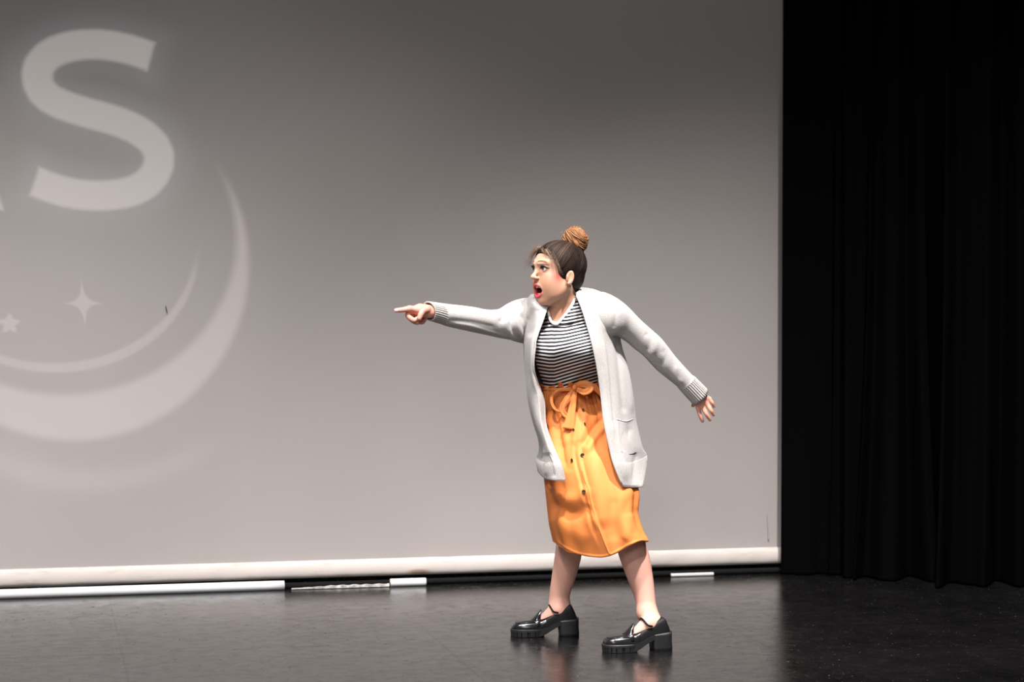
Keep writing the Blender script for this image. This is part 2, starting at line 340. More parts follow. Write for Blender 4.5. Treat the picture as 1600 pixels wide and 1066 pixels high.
# ---- rear projector: a lamp behind the cloth whose beam carries the picture
def projector():
    uc, zc = screen_uv(150, 400); dist = 2.9
    l = bpy.data.lights.new('rear_projector_beam', 'SPOT'); l.energy = 170; l.spot_size = math.radians(95); l.spot_blend = .9; l.shadow_soft_size = 0
    o = bpy.data.objects.new('rear_projector_beam', l); COL.objects.link(o)
    q = SP(uc, -dist+1.55*0); o.location = (q[0], q[1], zc)
    ez = Vector((-SN[0], -SN[1], 0)); ey = Vector((0, 0, 1)); ex = ey.cross(ez)     # -Z axis shines towards the audience
    o.rotation_euler = Matrix((ex, ey, ez)).transposed().to_euler()
    exs = float(np.dot(np.array(ex[:2]), SD))
    l.use_nodes = True; nt = l.node_tree; N = nt.nodes; L = nt.links; em = N['Emission']
    tc = N.new('ShaderNodeTexCoord'); sep = N.new('ShaderNodeSeparateXYZ'); L.new(tc.outputs['Normal'], sep.inputs[0])
    def mth(op, *a, clamp=False):
        n = N.new('ShaderNodeMath'); n.operation = op; n.use_clamp = clamp
        for i, v in enumerate(a):
            if isinstance(v, (int, float)): n.inputs[i].default_value = float(v)
            else: L.new(v, n.inputs[i])
        return n.outputs[0]
    def ss(x, a, b):   # smooth ramp 1 at a -> 0 at b
        n = N.new('ShaderNodeMapRange'); n.interpolation_type = 'SMOOTHSTEP'; n.inputs[1].default_value = a; n.inputs[2].default_value = b
        n.inputs[3].default_value = 1; n.inputs[4].default_value = 0; L.new(x, n.inputs[0]); return n.outputs[0]
    u = mth('MULTIPLY', mth('DIVIDE', sep.outputs[0], sep.outputs[2]), -dist*exs)
    w = mth('MULTIPLY', mth('DIVIDE', sep.outputs[1], sep.outputs[2]), -dist)
    cmb = N.new('ShaderNodeCombineXYZ'); L.new(u, cmb.inputs[0]); L.new(w, cmb.inputs[1]); p = cmb.outputs[0]
    def loc(px, py):
        a, b = screen_uv(px, py); return np.array([a-uc, b-zc, 0.0])
    PX = (screen_uv(250, 400)[0]-screen_uv(150, 400)[0])/100
    def vm(op, a, b=None):
        n = N.new('ShaderNodeVectorMath'); n.operation = op
        if isinstance(a, np.ndarray): n.inputs[0].default_value = a
        else: L.new(a, n.inputs[0])
        if b is not None:
            if isinstance(b, np.ndarray): n.inputs[1].default_value = b
            else: L.new(b, n.inputs[1])
        return n
    def seg(a, b):
        pa = vm('SUBTRACT', p, a).outputs[0]; ba = b-a
        h = mth('MULTIPLY', vm('DOT_PRODUCT', pa, ba/np.dot(ba, ba)).outputs['Value'], 1.0, clamp=True)
        s = N.new('ShaderNodeVectorMath'); s.operation = 'SCALE'; s.inputs[0].default_value = ba; L.new(h, s.inputs['Scale'])
        return vm('DISTANCE', pa, s.outputs[0]).outputs['Value']
    def halfplane(e, d): return vm('DOT_PRODUCT', vm('SUBTRACT', p, e).outputs[0], d/np.linalg.norm(d)).outputs['Value']
    # --- the letter S, centreline in picture points
    Sc = [(236, 89), (205, 78), (165, 70), (125, 70), (88, 79), (64, 98), (58, 122), (68, 146), (95, 163), (135, 176), (175, 187), (212, 202), (240, 224), (249, 250), (238, 278), (212, 297), (175, 305), (130, 305), (90, 297), (53, 283)]
    Sp = catmull(np.array(Sc, float), 34); pts = [loc(*q) for q in Sp]; hw = 23.5*PX
    d = None; ds = []
    for i in range(len(pts)-1):
        s = mth('SUBTRACT', seg(pts[i], pts[i+1]), hw)
        if i < 2: s = mth('MAXIMUM', s, halfplane(loc(236, 89), loc(236, 89)-loc(205, 80)))
        if i > len(pts)-4: s = mth('MAXIMUM', s, halfplane(loc(54, 283), loc(54, 283)-loc(85, 293.5)))
        ds.append(s)
    dS = ds[0]
    for s in ds[1:]: dS = mth('MINIMUM', dS, s)
    # --- foot of the letter before it
    dA = mth('MAXIMUM', seg(loc(-40, 250), loc(-7, 345)), -9.0); dA = mth('SUBTRACT', dA, 17*PX); dA = mth('MAXIMUM', dA, halfplane(loc(0, 328), np.array([0, -1.0, 0])))
    letter = mth('MAXIMUM', ss(dS, -5*PX, 5*PX), ss(dA, -5*PX, 5*PX))
    halo = mth('MAXIMUM', ss(dS, -5*PX, 70*PX), 0.0)
    # --- crescents: between two ellipses
    def ell(cx, cy, rx, ry, rot=0):
        c = loc(cx, cy); q = vm('SUBTRACT', p, c).outputs[0]; ca, sa = math.cos(rot), math.sin(rot)
        a = vm('DOT_PRODUCT', q, np.array([ca, sa, 0])/(rx*PX)).outputs['Value']; b = vm('DOT_PRODUCT', q, np.array([-sa, ca, 0])/(ry*PX)).outputs['Value']
        r = mth('SQRT', mth('ADD', mth('MULTIPLY', a, a), mth('MULTIPLY', b, b)))
        return mth('MULTIPLY', mth('SUBTRACT', r, 1.0), min(rx, ry)*PX)
    def crescent(o_, i_, blur): return ss(mth('MAXIMUM', ell(*o_), mth('MULTIPLY', ell(*i_), -1.0)), -blur*PX, blur*PX)
    c1 = crescent((117, 412, 274, 279), (100, 372, 271, 247), 9)
    up_ = np.array([0, 1.0, 0]); rt_ = np.array([1.0, 0, 0])
    c1 = mth('MULTIPLY', c1, ss(halfplane(loc(330, 300), up_), -50*PX, 75*PX))
    c2 = crescent((88, 392, 222, 192), (84, 376, 222, 193), 4)
    c2 = mth('MULTIPLY', c2, ss(halfplane(loc(300, 400), up_), -50*PX, 25*PX))
    c3 = crescent((140, 460, 330, 312), (150, 425, 345, 312), 22)
    c3 = mth('MULTIPLY', c3, ss(halfplane(loc(330, 700), rt_), -80*PX, 60*PX))
    # --- stars
    def star4(cx, cy, rx, ry, tw):
        q = vm('SUBTRACT', p, loc(cx, cy)).outputs[0]; sp = N.new('ShaderNodeSeparateXYZ'); L.new(q, sp.inputs[0])
        ax = mth('DIVIDE', mth('ABSOLUTE', mth('ADD', sp.outputs[0], mth('MULTIPLY', sp.outputs[1], .08))), rx*PX); ay = mth('DIVIDE', mth('ABSOLUTE', sp.outputs[1]), ry*PX)
        s = mth('ADD', mth('POWER', ax, .38), mth('POWER', ay, .38)); return ss(s, .95, 1.14)
    st = star4(130, 474, 40, 50, 1)
    q = vm('SUBTRACT', p, loc(15, 506)).outputs[0]; sp = N.new('ShaderNodeSeparateXYZ'); L.new(q, sp.inputs[0])
    ang = mth('ARCTAN2', sp.outputs[0], sp.outputs[1]); rad = vm('LENGTH', q).outputs['Value']
    lim = mth('MULTIPLY', mth('ADD', 1.0, mth('MULTIPLY', mth('COSINE', mth('MULTIPLY', ang, 5.0)), .26)), 12.5*PX)
    st5 = ss(mth('SUBTRACT', rad, lim), -3*PX, 3*PX)
    white = mth('MAXIMUM', mth('MULTIPLY', letter, 1.0), mth('MULTIPLY', c1, .62)); white = mth('MAXIMUM', white, mth('MULTIPLY', c2, .42))
    white = mth('MAXIMUM', white, mth('MULTIPLY', c3, .26)); white = mth('MAXIMUM', white, mth('MULTIPLY', st, .52)); white = mth('MAXIMUM', white, mth('MULTIPLY', st5, .50))
    # dim slide background, a little bluish and fading to the right
    bg = mth('MULTIPLY', ss(mth('ABSOLUTE', mth('ADD', u, .15)), .25, 1.5), .085); bg = mth('ADD', bg, mth('MULTIPLY', mth('POWER', halo, 2.0), .18))
    def comb(wc, bc):
        n = N.new('ShaderNodeCombineXYZ')
        for i in range(3): L.new(mth('ADD', mth('MULTIPLY', white, wc[i]), mth('MULTIPLY', mth('MULTIPLY', bg, bc[i]), mth('SUBTRACT', 1.0, mth('MULTIPLY', white, .5)))), n.inputs[i])
        return n.outputs[0]
    L.new(comb((1.0, .90, .86), (.88, 1.0, 1.05)), em.inputs['Color'])
    # undo the 1/r^2 and cosine loss of a flat throw, as a real projector lens does
    r2 = mth('ADD', 1.0, mth('ADD', mth('POWER', mth('DIVIDE', u, dist), 2.0), mth('POWER', mth('DIVIDE', w, dist), 2.0)))
    L.new(mth('POWER', r2, 1.5), em.inputs['Strength'])
projector()

# ---- things lying under the screen
def floor_pipe(name, pxa, pxb, r, m, label, cat, off=.045, z=None, parent=None):
    ua = screen_uv(pxa, 900)[0]; ub = screen_uv(pxb, 900)[0]; z = r if z is None else z
    n = 24; pts = [(*SP(ua+(ub-ua)*i/n, off), z) for i in range(n+1)]
    v, f = tube(pts, r, 20)
    o = obj(name, v, f, m, parent)
    if label: setp(o, label, cat)
    return o
o = floor_pipe('floor_pipe', -330, 441, .0215, M['pipe_white'], 'long white pipe on the floor under the left half of the screen', 'pipe', off=.075)
o = floor_pipe('floor_pipe', 441.5, 1300, .014, M['pipe_black'], 'thin black pipe on the floor along the right half of the screen', 'pipe', off=.045)
o = floor_pipe('floor_pipe', 605, 660, .0185, M['pipe_white'], 'short white pipe piece on the floor right of the long pipe', 'pipe', off=.085)
o = floor_pipe('floor_pipe', 1042, 1108, .0085, M['pipe_white'], 'short thin white pipe piece showing below the screen right of the actor', 'pipe', off=.065)
# worn tape strip
V = []; F_ = []; n = 30
for i in range(n+1):
    px = 452+(603-452)*i/n; u = screen_uv(px, 915)[0]; wd = .004+.010*min(1, i/14)*(.8+.2*math.sin(i*1.7))
    for off, z in ((.085, .003), (.085+wd, .003), (.085+wd, .003+wd*.9), (.085, .003+wd)):
        q = SP(u, off); V.append((q[0], q[1], z))
    if i: F_ += [((i-1)*4+k, (i-1)*4+(k+1) % 4, i*4+(k+1) % 4, i*4+k) for k in range(4)]
F_ += [(3, 2, 1, 0), (n*4, n*4+1, n*4+2, n*4+3)]
setp(obj('tape_strip', V, F_, M['tape'], smooth=False), 'worn scuffed white tape strip lying between the white pipes', 'tape')

# ---- black drapes on the right
def drape(name, fa, fb, label, nf, amp, seed, sweep=0.0, flare=0.0, hz=.0, band=.12):
    r = np.random.default_rng(seed); nu, nv = 160, 50; G = np.zeros((nv, nu, 3)); ph = r.uniform(0, 6, 4)
    d = (fb-fa)[:2]; Ld = np.linalg.norm(d); d = d/Ld; n_ = np.array([d[1], -d[0]])
    for j in range(nv):
        t = j/(nv-1); z = .004+hz+(5.6)*t**1.6; lo = math.exp(-z/1.1)
        for i in range(nu):
            s = i/(nu-1); uu = s*Ld+sweep*lo*(1-s)*.0+flare*lo*(s-.5)
            a = amp*(.55+.65*lo); w = a*math.sin(2*math.pi*nf*s+ph[0]+.5*math.sin(3*s+ph[1]+z*.3))+a*.4*math.sin(2*math.pi*nf*1.73*s+ph[2]+z*.15)
            w += .03*lo*math.sin(9*s+ph[3])
            x = fa[:2]+d*(uu+sweep*lo*s)+n_*w; G[j, i] = (x[0], x[1], z)
    o = obj(name, G.reshape(-1, 3), gfaces(nv, nu, False), M['black_cloth'])
    md = o.modifiers.new('thick', 'SOLIDIFY'); md.thickness = .004
    return setp(o, label, 'curtain', 'black drapes beside the screen')
def fl(px, py): return floor_at(px, py)
drape('stage_curtain', fl(1221, 899), fl(1298, 899), 'flat black curtain panel right against the screen edge', 1.2, .012, 3)
drape('stage_curtain', fl(1303, 901), fl(1348, 904), 'narrow black curtain fold second from the screen edge', 1.0, .035, 5, flare=.05)
drape('stage_curtain', fl(1362, 906), fl(1436, 907), 'black curtain with flared bottom, third from the screen edge', 2.0, .05, 8, flare=.18)
drape('stage_curtain', fl(1475, 914), fl(1740, 919), 'wide black curtain in deep folds at the far right', 4.2, .07, 12, flare=.1)
#@@PERSON
# ------------------------------------------------------------------ THE ACTOR
# implicit-surface modelling: every body shape is a smooth union of tapered capsules and ellipsoids, meshed as ONE surface
def nrm(v): v = np.asarray(v, float); return v/np.linalg.norm(v)
class Prims:
    def __init__(s): s.L = []
    def cap(s, a, b, ra, rb, k=.012, op=1):
        a = np.asarray(a, float); b = np.asarray(b, float)
        s.L.append(('c', op, k, (a, b, ra, rb), (a+b)/2, np.linalg.norm(a-b)/2+max(ra, rb)))
    def ell(s, c, r, k=.012, R=None, op=1):
        c = np.asarray(c, float); r = np.asarray(r, float); R = np.eye(3) if R is None else R   # rows of R = local axes
        s.L.append(('e', op, k, (c, r, R), c, r.max()))
    def chain(s, pts, rs, k=.01, op=1):
        A = np.hstack([np.array(pts, float), np.array(rs, float)[:, None]])
        if len(pts) > 2: A = catmull(A, (12 if A[:, 3].max() > .035 else 5)*(len(pts)-1)+1)
        lo, hi = A[:, :3].min(0), A[:, :3].max(0)
        s.L.append(('p', op, k, A, (lo+hi)/2, np.linalg.norm(hi-lo)/2+A[:, 3].max()))
def ev(L, p):
    f = np.full(len(p), 1.0)
    for ty, op, k, a, _, _ in L:
        if ty == 'c':
            A, B, ra, rb = a; ba = B-A; h = np.clip((p-A)@ba/(ba@ba+1e-12), 0, 1)
            d = np.linalg.norm(p-A-h[:, None]*ba, axis=1)-(ra+(rb-ra)*h)
        elif ty == 'p':
            d = np.full(len(p), 9.0)
            for i in range(len(a)-1):
                A, B_ = a[i, :3], a[i+1, :3]; ba = B_-A; h = np.clip((p-A)@ba/(ba@ba+1e-12), 0, 1)
                d = np.minimum(d, np.linalg.norm(p-A-h[:, None]*ba, axis=1)-(a[i, 3]+(a[i+1, 3]-a[i, 3])*h))
        else:
            c, r, R = a; q = (p-c)@R.T; k0 = np.linalg.norm(q/r, axis=1); k1 = np.linalg.norm(q/(r*r), axis=1)+1e-9; d = k0*(k0-1)/k1
        if op > 0:
            h = np.clip(.5+.5*(f-d)/k, 0, 1); f = f+(d-f)*h-k*h*(1-h)
        else:
            d = -d; h = np.clip(.5-.5*(f-d)/k, 0, 1); f = f+(d-f)*h+k*h*(1-h)
    return f
def mesh_sdf(prims, h):
    L = prims.L; B = 8; bs = B*h
    lo = np.min([c-r for *_, c, r in L if True], axis=0)-2*bs
    # candidate blocks per coarse chunk
    hi = np.max([c+r for *_, c, r in L], axis=0)+2*bs
    nb = np.ceil((hi-lo)/bs).astype(int)
    cand = set()
    for ty, op, k, a, c, r in L:
        if op < 0: continue
        i0 = np.floor((c-r-bs-lo)/bs).astype(int); i1 = np.ceil((c+r+bs-lo)/bs).astype(int)
        g = np.stack(np.meshgrid(*[np.arange(max(i0[d], 0), min(i1[d]+1, nb[d])) for d in range(3)], indexing='ij'), -1).reshape(-1, 3)
        cand.update(map(tuple, g.tolist()))
    cand = np.array(sorted(cand)); CH = 4; ck = cand//CH
    _, inv = np.unique(ck, axis=0, return_inverse=True); inv = inv.ravel()
    off = np.stack(np.meshgrid(*[np.arange(B+1)]*3, indexing='ij'), -1).reshape(-1, 3)*h
    blocks = []; vals = []
    for g in range(inv.max()+1):
        bl = cand[inv == g]; o = lo+bl*bs; ctr = o+bs/2; cc = ctr.mean(0); cr = np.abs(ctr-cc).max()*1.75+bs
        sub = [q for q in L if np.linalg.norm(q[4]-cc) < q[5]+cr+q[2]+.01]
        if not sub: continue
        fc = ev(sub, ctr); m = np.abs(fc) < bs*1.35
        if not m.any(): continue
        bl = bl[m]; o = o[m]; p = (o[:, None, :]+off[None]).reshape(-1, 3); vals.append(ev(sub, p).reshape(len(bl), B+1, B+1, B+1)); blocks.append(bl)
    bl = np.vstack(blocks); Vv = np.concatenate(vals); base = bl*B; NB = (nb+1)*B+2
    def key(ijk): return (ijk[..., 0].astype(np.int64)*NB[1]+ijk[..., 1])*NB[2]+ijk[..., 2]
    S = Vv < 0
    c8 = [S[:, x:x+B, y:y+B, z:z+B] for x in (0, 1) for y in (0, 1) for z in (0, 1)]
    an = np.logical_or.reduce(c8); al = np.logical_and.reduce(c8); act = an & ~al
    n, i, j, k = np.nonzero(act); cell = base[n]+np.stack([i, j, k], 1)
    acc = np.zeros((len(n), 3)); cnt = np.zeros(len(n))
    for ax in range(3):
        oth = [d for d in range(3) if d != ax]
        for s0 in (0, 1):
            for s1 in (0, 1):
                d0 = [0, 0, 0]; d0[oth[0]] = s0; d0[oth[1]] = s1; d1 = list(d0); d1[ax] = 1
                a = Vv[n, i+d0[0], j+d0[1], k+d0[2]]; b = Vv[n, i+d1[0], j+d1[1], k+d1[2]]; cr = (a < 0) != (b < 0)
                t = np.where(cr, a/(a-b+1e-20), 0); v = np.tile(np.array(d0, float), (len(n), 1)); v[:, ax] = t
                acc += v*cr[:, None]; cnt += cr
    P_ = lo+(cell+acc/cnt[:, None])*h; ks = key(cell); od = np.argsort(ks); kso = ks[od]
    faces = []
    for ax in range(3):
        oth = [(ax+1) % 3, (ax+2) % 3]
        a = S[:, :B, :B, :B]; sl = [slice(0, B)]*3; sl[ax] = slice(1, B+1); b = S[(slice(None),)+tuple(sl)]
        n2, i2, j2, k2 = np.nonzero(a != b); e = base[n2]+np.stack([i2, j2, k2], 1); sgn = a[n2, i2, j2, k2]
        q = []
        for s0, s1 in ((0, 0), (-1, 0), (-1, -1), (0, -1)):
            c = e.copy(); c[:, oth[0]] += s0; c[:, oth[1]] += s1; kk = key(c); ix = np.searchsorted(kso, kk); ix = np.minimum(ix, len(kso)-1)
            q.append(np.where(kso[ix] == kk, od[ix], -1))
        q = np.stack(q, 1); ok = (q >= 0).all(1); q = q[ok]; sg = sgn[ok]; q = np.where(sg[:, None], q, q[:, ::-1]); faces.append(q)
    Fq = np.vstack(faces)
    return P_, Fq
def smooth_mesh(V, Fq, it=2, lam=.5):
    e = np.vstack([Fq[:, [0, 1]], Fq[:, [1, 2]], Fq[:, [2, 3]], Fq[:, [3, 0]]]); n = len(V)
    for k in range(it):
        for l in (lam, -lam*1.04):
            s = np.zeros_like(V); c = np.zeros(n)
            for d in range(3): s[:, d] = np.bincount(e[:, 0], V[e[:, 1], d], n)+np.bincount(e[:, 1], V[e[:, 0], d], n)
            c = np.bincount(e[:, 0], minlength=n)+np.bincount(e[:, 1], minlength=n)
            V = V+l*(s/np.maximum(c, 1)[:, None]-V)
    return V

person = bpy.data.objects.new('person', None); COL.objects.link(person)
setp(person, 'person in grey cardigan, striped top and orange skirt pointing left, mouth wide open', 'person')

# ---- head frame: x towards her left, y forward, z up
HYAW = math.radians(57)
hf = np.array([-math.sin(HYAW), -math.cos(HYAW), 0]); hl = np.array([math.cos(HYAW), -math.sin(HYAW), 0]); hu = np.array([0, 0, 1.0])
HO = P(872.5, 434, 7.92); HR = np.stack([hl, hf, hu])
def H(x, y, z): return HO+x*hl+y*hf+z*hu
def toH(p): return (np.asarray(p)-HO)@HR.T
B = Prims()
# cranium and face
B.ell(H(0, -.008, .05), (.077, .1, .084), .02, HR)
B.ell(H(0, .036, .044), (.061, .066, .060), .02, HR)
B.ell(H(0, .030, -.010), (.0585, .064, .070), .025, HR)
B.ell(H(0, .030, -.052), (.0475, .052, .050), .03, HR)
B.ell(H(0, .066, -.046), (.034, .036, .044), .025, HR)
for s in (-1, 1):
    B.cap(H(s*.050, .008, -.036), H(s*.020, .064, -.088), .014, .013, .03)
    B.ell(H(s*.037, .064, -.010), (.022, .023, .024), .03, HR)
    B.ell(H(s*.034, .050, -.042), (.020, .026, .030), .035, HR)
    B.cap(H(s*.014, .099, .054), H(s*.044, .082, .058), .004, .005, .018)
B.ell(H(0, .077, -.090), (.015, .014, .015), .02, HR)
for s in (-1, 1): B.ell(H(s*.033, .112, .033), (.019, .018, .012), .012, HR, -1)
B.chain([H(0, .094, .042), H(0, .103, .024), H(0, .115, .006)], [.0075, .0072, .0078], .010)
B.ell(H(0, .1185, .0015), (.0092, .0095, .0085), .006, HR)
B.cap(H(0, .114, -.003), H(0, .104, -.010), .0045, .0045, .005)
for s in (-1, 1): B.ell(H(s*.0112, .107, -.0015), (.0055, .0085, .0065), .005, HR)
for s in (-1, 1): B.ell(H(s*.0062, .110, -.0105), (.0034, .0048, .0042), .002, HR, -1)
# mouth
B.ell(H(0, .100, -.0495), (.0265, .046, .0190), .004, HR, -1)
UR = [.0022, .0034, .0043, .0038, .0043, .0034, .0022]; LR = [.0022, .0038, .0050, .0054, .0050, .0038, .0022]
ul = [H(.030, .0875, -.048), H(.020, .099, -.034), H(.0065, .1065, -.0265), H(0, .1075, -.0285), H(-.0065, .1065, -.0265), H(-.020, .099, -.034), H(-.030, .0875, -.048)]
B.chain(ul, UR, .004)
ll = [H(.030, .0875, -.048), H(.0225, .091, -.0615), H(.011, .096, -.0710), H(0, .098, -.0735), H(-.011, .096, -.0710), H(-.0225, .091, -.0615), H(-.030, .0875, -.048)]
B.chain(ll, LR, .004)
# eyelids
for s in (-1, 1):
    B.ell(H(s*.033, .0805, .034), (.0162, .0162, .0150), .004, HR)
    B.ell(H(s*.0345, .100, .0335), (.0148, .019, .0072), .0015, HR, -1)
# ears
er = nrm(-hf*.18+hu*.98)
for s in (-1, 1):
    e3 = nrm(s*hl+hf*.30); e2 = nrm(np.cross(er, e3)); er2 = np.cross(e3, e2); RE = np.stack([e3, e2, er2]); c = H(s*.0775, -.001, .0)
    B.ell(c, (.0065, .0165, .0285), .005, RE)
    B.ell(c+e3*.0075+er2*.003, (.0055, .0105, .0185), .003, RE, -1)
    B.ell(c-er2*.0215+e3*.001, (.0055, .0085, .0085), .004, RE)
    B.cap(c+e3*.003+hf*.013+er2*.004, c+e3*.003+hf*.012-er2*.010, .0035, .003, .004)
# neck, shoulders, chest
nk = P(884, 492, 7.98)
B.cap(nk, H(0, -.012, -.03), .058, .052, .03)
B.cap(P(868, 503, 7.945), P(872, 470, 7.93), .030, .034, .03)
shR = P(838, 490, 8.07); shL = P(948, 486, 7.92)
B.cap(shR, P(884, 486, 8.0), .045, .058, .04); B.cap(shL, P(886, 486, 7.99), .045, .058, .04)
B.ell(P(890, 545, 8.0), (.085, .070, .14), .03); B.ell(P(895, 610, 8.01), (.075, .060, .12), .03); B.ell(P(905, 690, 8.02), (.100, .075, .12), .03)
B.cap(P(872, 492, 7.93), P(872, 520, 7.925), .034, .036, .03)
# arms (hidden inside the sleeves), wrists
wrR = P(672, 487, 7.665); wrL = P(1093, 619, 8.08)
B.chain([shR, P(770, 503, 7.89), P(700, 491, 7.725), wrR], [.040, .028, .022, .021], .02)
B.chain([shL, P(1010, 538, 7.98), P(1050, 579, 8.03), wrL], [.042, .030, .024, .021], .02)
# pointing right hand
k_ = .008
B.cap(wrR, P(656, 484, 7.6550), .024, .023, .01)
for q in ((640, 482.5, 7.6350, .0115), (641, 486.5, 7.6530, .0115), (644, 490, 7.6700, .011), (650, 492.5, 7.6840, .010)):
    B.cap(P(664, 485.5, 7.6600), P(*q[:3]), .017, q[3], .010)
B.chain([P(640, 482.5, 7.6350), P(629.5, 484.2, 7.6220), P(623.5, 484.8, 7.6170), P(619.0, 485.2, 7.6130)], [.0118, .0098, .0090, .0078], .004)
B.chain([P(641, 487, 7.6530), P(637.5, 493.5, 7.6400), P(646, 500.5, 7.6380), P(653, 497.5, 7.6450)], [.0115, .0105, .0095, .0085], .004)
B.chain([P(644, 491, 7.6700), P(642.5, 498.5, 7.6570), P(652, 504, 7.6530), P(659, 499, 7.6600)], [.0112, .0100, .0092, .0085], .004)
B.chain([P(650, 494, 7.6840), P(651, 502, 7.6720), P(660, 503.5, 7.6680), P(665, 497, 7.6720)], [.0105, .0092, .0085, .0078], .004)
B.chain([P(667, 483, 7.6450), P(660.5, 486, 7.6260), P(657.5, 491.5, 7.6160), P(655.2, 497.2, 7.6120)], [.0165, .0128, .0108, .0092], .005)
# relaxed left hand
kn = [(1090.5, 636.5, 8.086), (1097.8, 635, 8.080), (1104, 630.5, 8.080), (1108, 623.5, 8.085)]
for q in kn: B.cap(P(1092.5, 620, 8.08), P(*q), .0185, .0105, .010)
B.chain([P(*kn[0]), P(1093.2, 647.5, 8.082), P(1096, 654.5, 8.085), P(1097.8, 658.6, 8.09)], [.0100, .0083, .0073, .0064], .003)
B.chain([P(*kn[1]), P(1103, 646, 8.072), P(1107, 652.5, 8.077), P(1109.2, 656.3, 8.084)], [.0103, .0084, .0074, .0065], .003)
B.chain([P(*kn[2]), P(1110.3, 640.5, 8.072), P(1113, 645.6, 8.077), P(1114.6, 648.8, 8.084)], [.0100, .0082, .0073, .0064], .003)
B.chain([P(*kn[3]), P(1112.3, 628.8, 8.082), P(1114.6, 633, 8.087), P(1115.6, 635.6, 8.092)], [.0090, .0074, .0066, .0060], .003)
B.chain([P(1088, 622, 8.10), P(1085, 629, 8.115), P(1082.6, 634, 8.12)], [.013, .0095, .007], .006)
# legs and feet
FA = floor_at(902.5, 994.7); FB = floor_at(1047, 1016.5)
def shoe_frame(o, toe_px, toe_py):
    t = floor_at(toe_px, toe_py)-o; x = nrm([t[0], t[1], 0]); y = np.array([-x[1], x[0], 0]); return x, y
xa, ya = shoe_frame(FA, 797.5, 996.0); xb, yb = shoe_frame(FB, 949.8, 1020.8)
def SA_(x, y, z): return FA+xa*x+ya*y+hu*z+np.array([0, .03, 0])
def SB_(x, y, z): return FB+xb*x+yb*y+hu*z+np.array([0, .03, 0])
ankA = P(874, 944, 8.17); ankB = P(1011, 958, 7.86)
B.chain([P(884, 715, 8.03), P(890, 822, 8.10), P(888.5, 862, 8.12), P(881, 900, 8.15), P(875.3, 925, 8.165), ankA], [.062, .050, .053, .0475, .0415, .040], .02)
B.chain([P(930, 715, 7.99), P(972, 812, 7.93), P(989, 862, 7.905), P(999, 897, 7.89), P(1007.5, 932, 7.875), ankB], [.062, .052, .0575, .0505, .040, .0365], .02)
for S_, ank in ((SA_, ankA), (SB_, ankB)):
    B.cap(ank, S_(.045, 0, .085), .036, .030, .02)
    B.cap(S_(.082, 0, .100), S_(.150, 0, .052), .034, .019, .015)
    B.cap(S_(.140, 0, .048), S_(.205, 0, .042), .020, .012, .015)
V, Fq = mesh_sdf(B, .0024)
V = smooth_mesh(V, Fq, 2, .45)
# ---- natural colouring and stage make-up (albedo only)
def sm(x, a, b): t = np.clip((x-a)/(b-a), 0, 1); return t*t*(3-2*t)
def mixc(C, c, m): return C*(1-m[:, None])+np.array(c)[None]*m[:, None]
px, py = proj(V); q = toH(V); C = np.tile(np.array([.52, .275, .18]), (len(V), 1)); inh = sm(V[:, 2], 1.24, 1.30)*(np.abs(q[:, 0]) < .13)*(np.abs(q[:, 1]) < .16)
leg = sm(V[:, 2], .80, .70); C = mixc(C, (.68, .37, .29), leg)
hand = ((px < 690) | (px > 1070)) & (V[:, 2] > .7); C = mixc(C, (.58, .28, .20), hand.astype(float)); C = mixc(C, (.60, .255, .19), (hand & (px < 690)).astype(float))
hd = inh > .5
def blob(c, r): 
    d = (q-np.array(c))/np.array(r); return np.exp(-(d**2).sum(1))*hd
C = mixc(C, (.62, .37, .26), .5*blob((0, .10, .05), (.05, .05, .05)))
for s in (-1, 1):
    C = mixc(C, (.60, .12, .10), .80*blob((s*.060, .050, .002), (.022, .03, .018)))
    C = mixc(C, (.60, .14, .11), .35*blob((s*.045, .075, -.006), (.016, .02, .016)))
    C = mixc(C, (.16, .07, .05), .60*blob((s*.037, .092, .0455), (.015, .03, .0050)))       # eye shadow on the lids
    bx = s*q[:, 0]; tb = np.clip((bx-.010)/.042, 0, 1); bz = .0610+.0035*np.sin(tb*math.pi)-.0045*tb
    m = (1-sm(np.abs(q[:, 2]-bz), (.0022+.0010*(1-tb)), .0046))*sm(bx, .008, .014)*(1-sm(bx, .046, .053))*(q[:, 1] > .05)*hd
    C = mixc(C, (.075, .038, .026), .8*m)
for s in (-1, 1):
    d = np.sqrt(((s*q[:, 0]-.0345)/.0163)**2+((q[:, 2]-.0338)/.0088)**2); up_ = sm(q[:, 2], .030, .036)
    m = (1-sm(d, .98, 1.16+.14*up_))*(.35+.65*up_)*(q[:, 1] > .07)*hd; C = mixc(C, (.02, .012, .01), .95*m)
def pdist(pts, rr):
    d = np.full(len(V), 9.0); pts = [np.asarray(x) for x in pts]
    idx = np.nonzero(hd)[0]; p = V[idx]; dd = np.full(len(idx), 9.0)
    for i in range(len(pts)-1):
        ba = pts[i+1]-pts[i]; h = np.clip((p-pts[i])@ba/(ba@ba), 0, 1); dd = np.minimum(dd, np.linalg.norm(p-pts[i]-h[:, None]*ba, axis=1)-(rr[i]+(rr[i+1]-rr[i])*h))
    d[idx] = dd; return d
lips = np.minimum(pdist(ul, UR), pdist(ll, LR))
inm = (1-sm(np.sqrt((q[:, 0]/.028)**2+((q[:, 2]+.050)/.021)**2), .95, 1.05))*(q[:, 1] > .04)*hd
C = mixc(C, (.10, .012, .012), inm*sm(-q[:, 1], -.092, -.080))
C = mixc(C, (.66, .07, .085), 1-sm(lips, .0008, .0024))
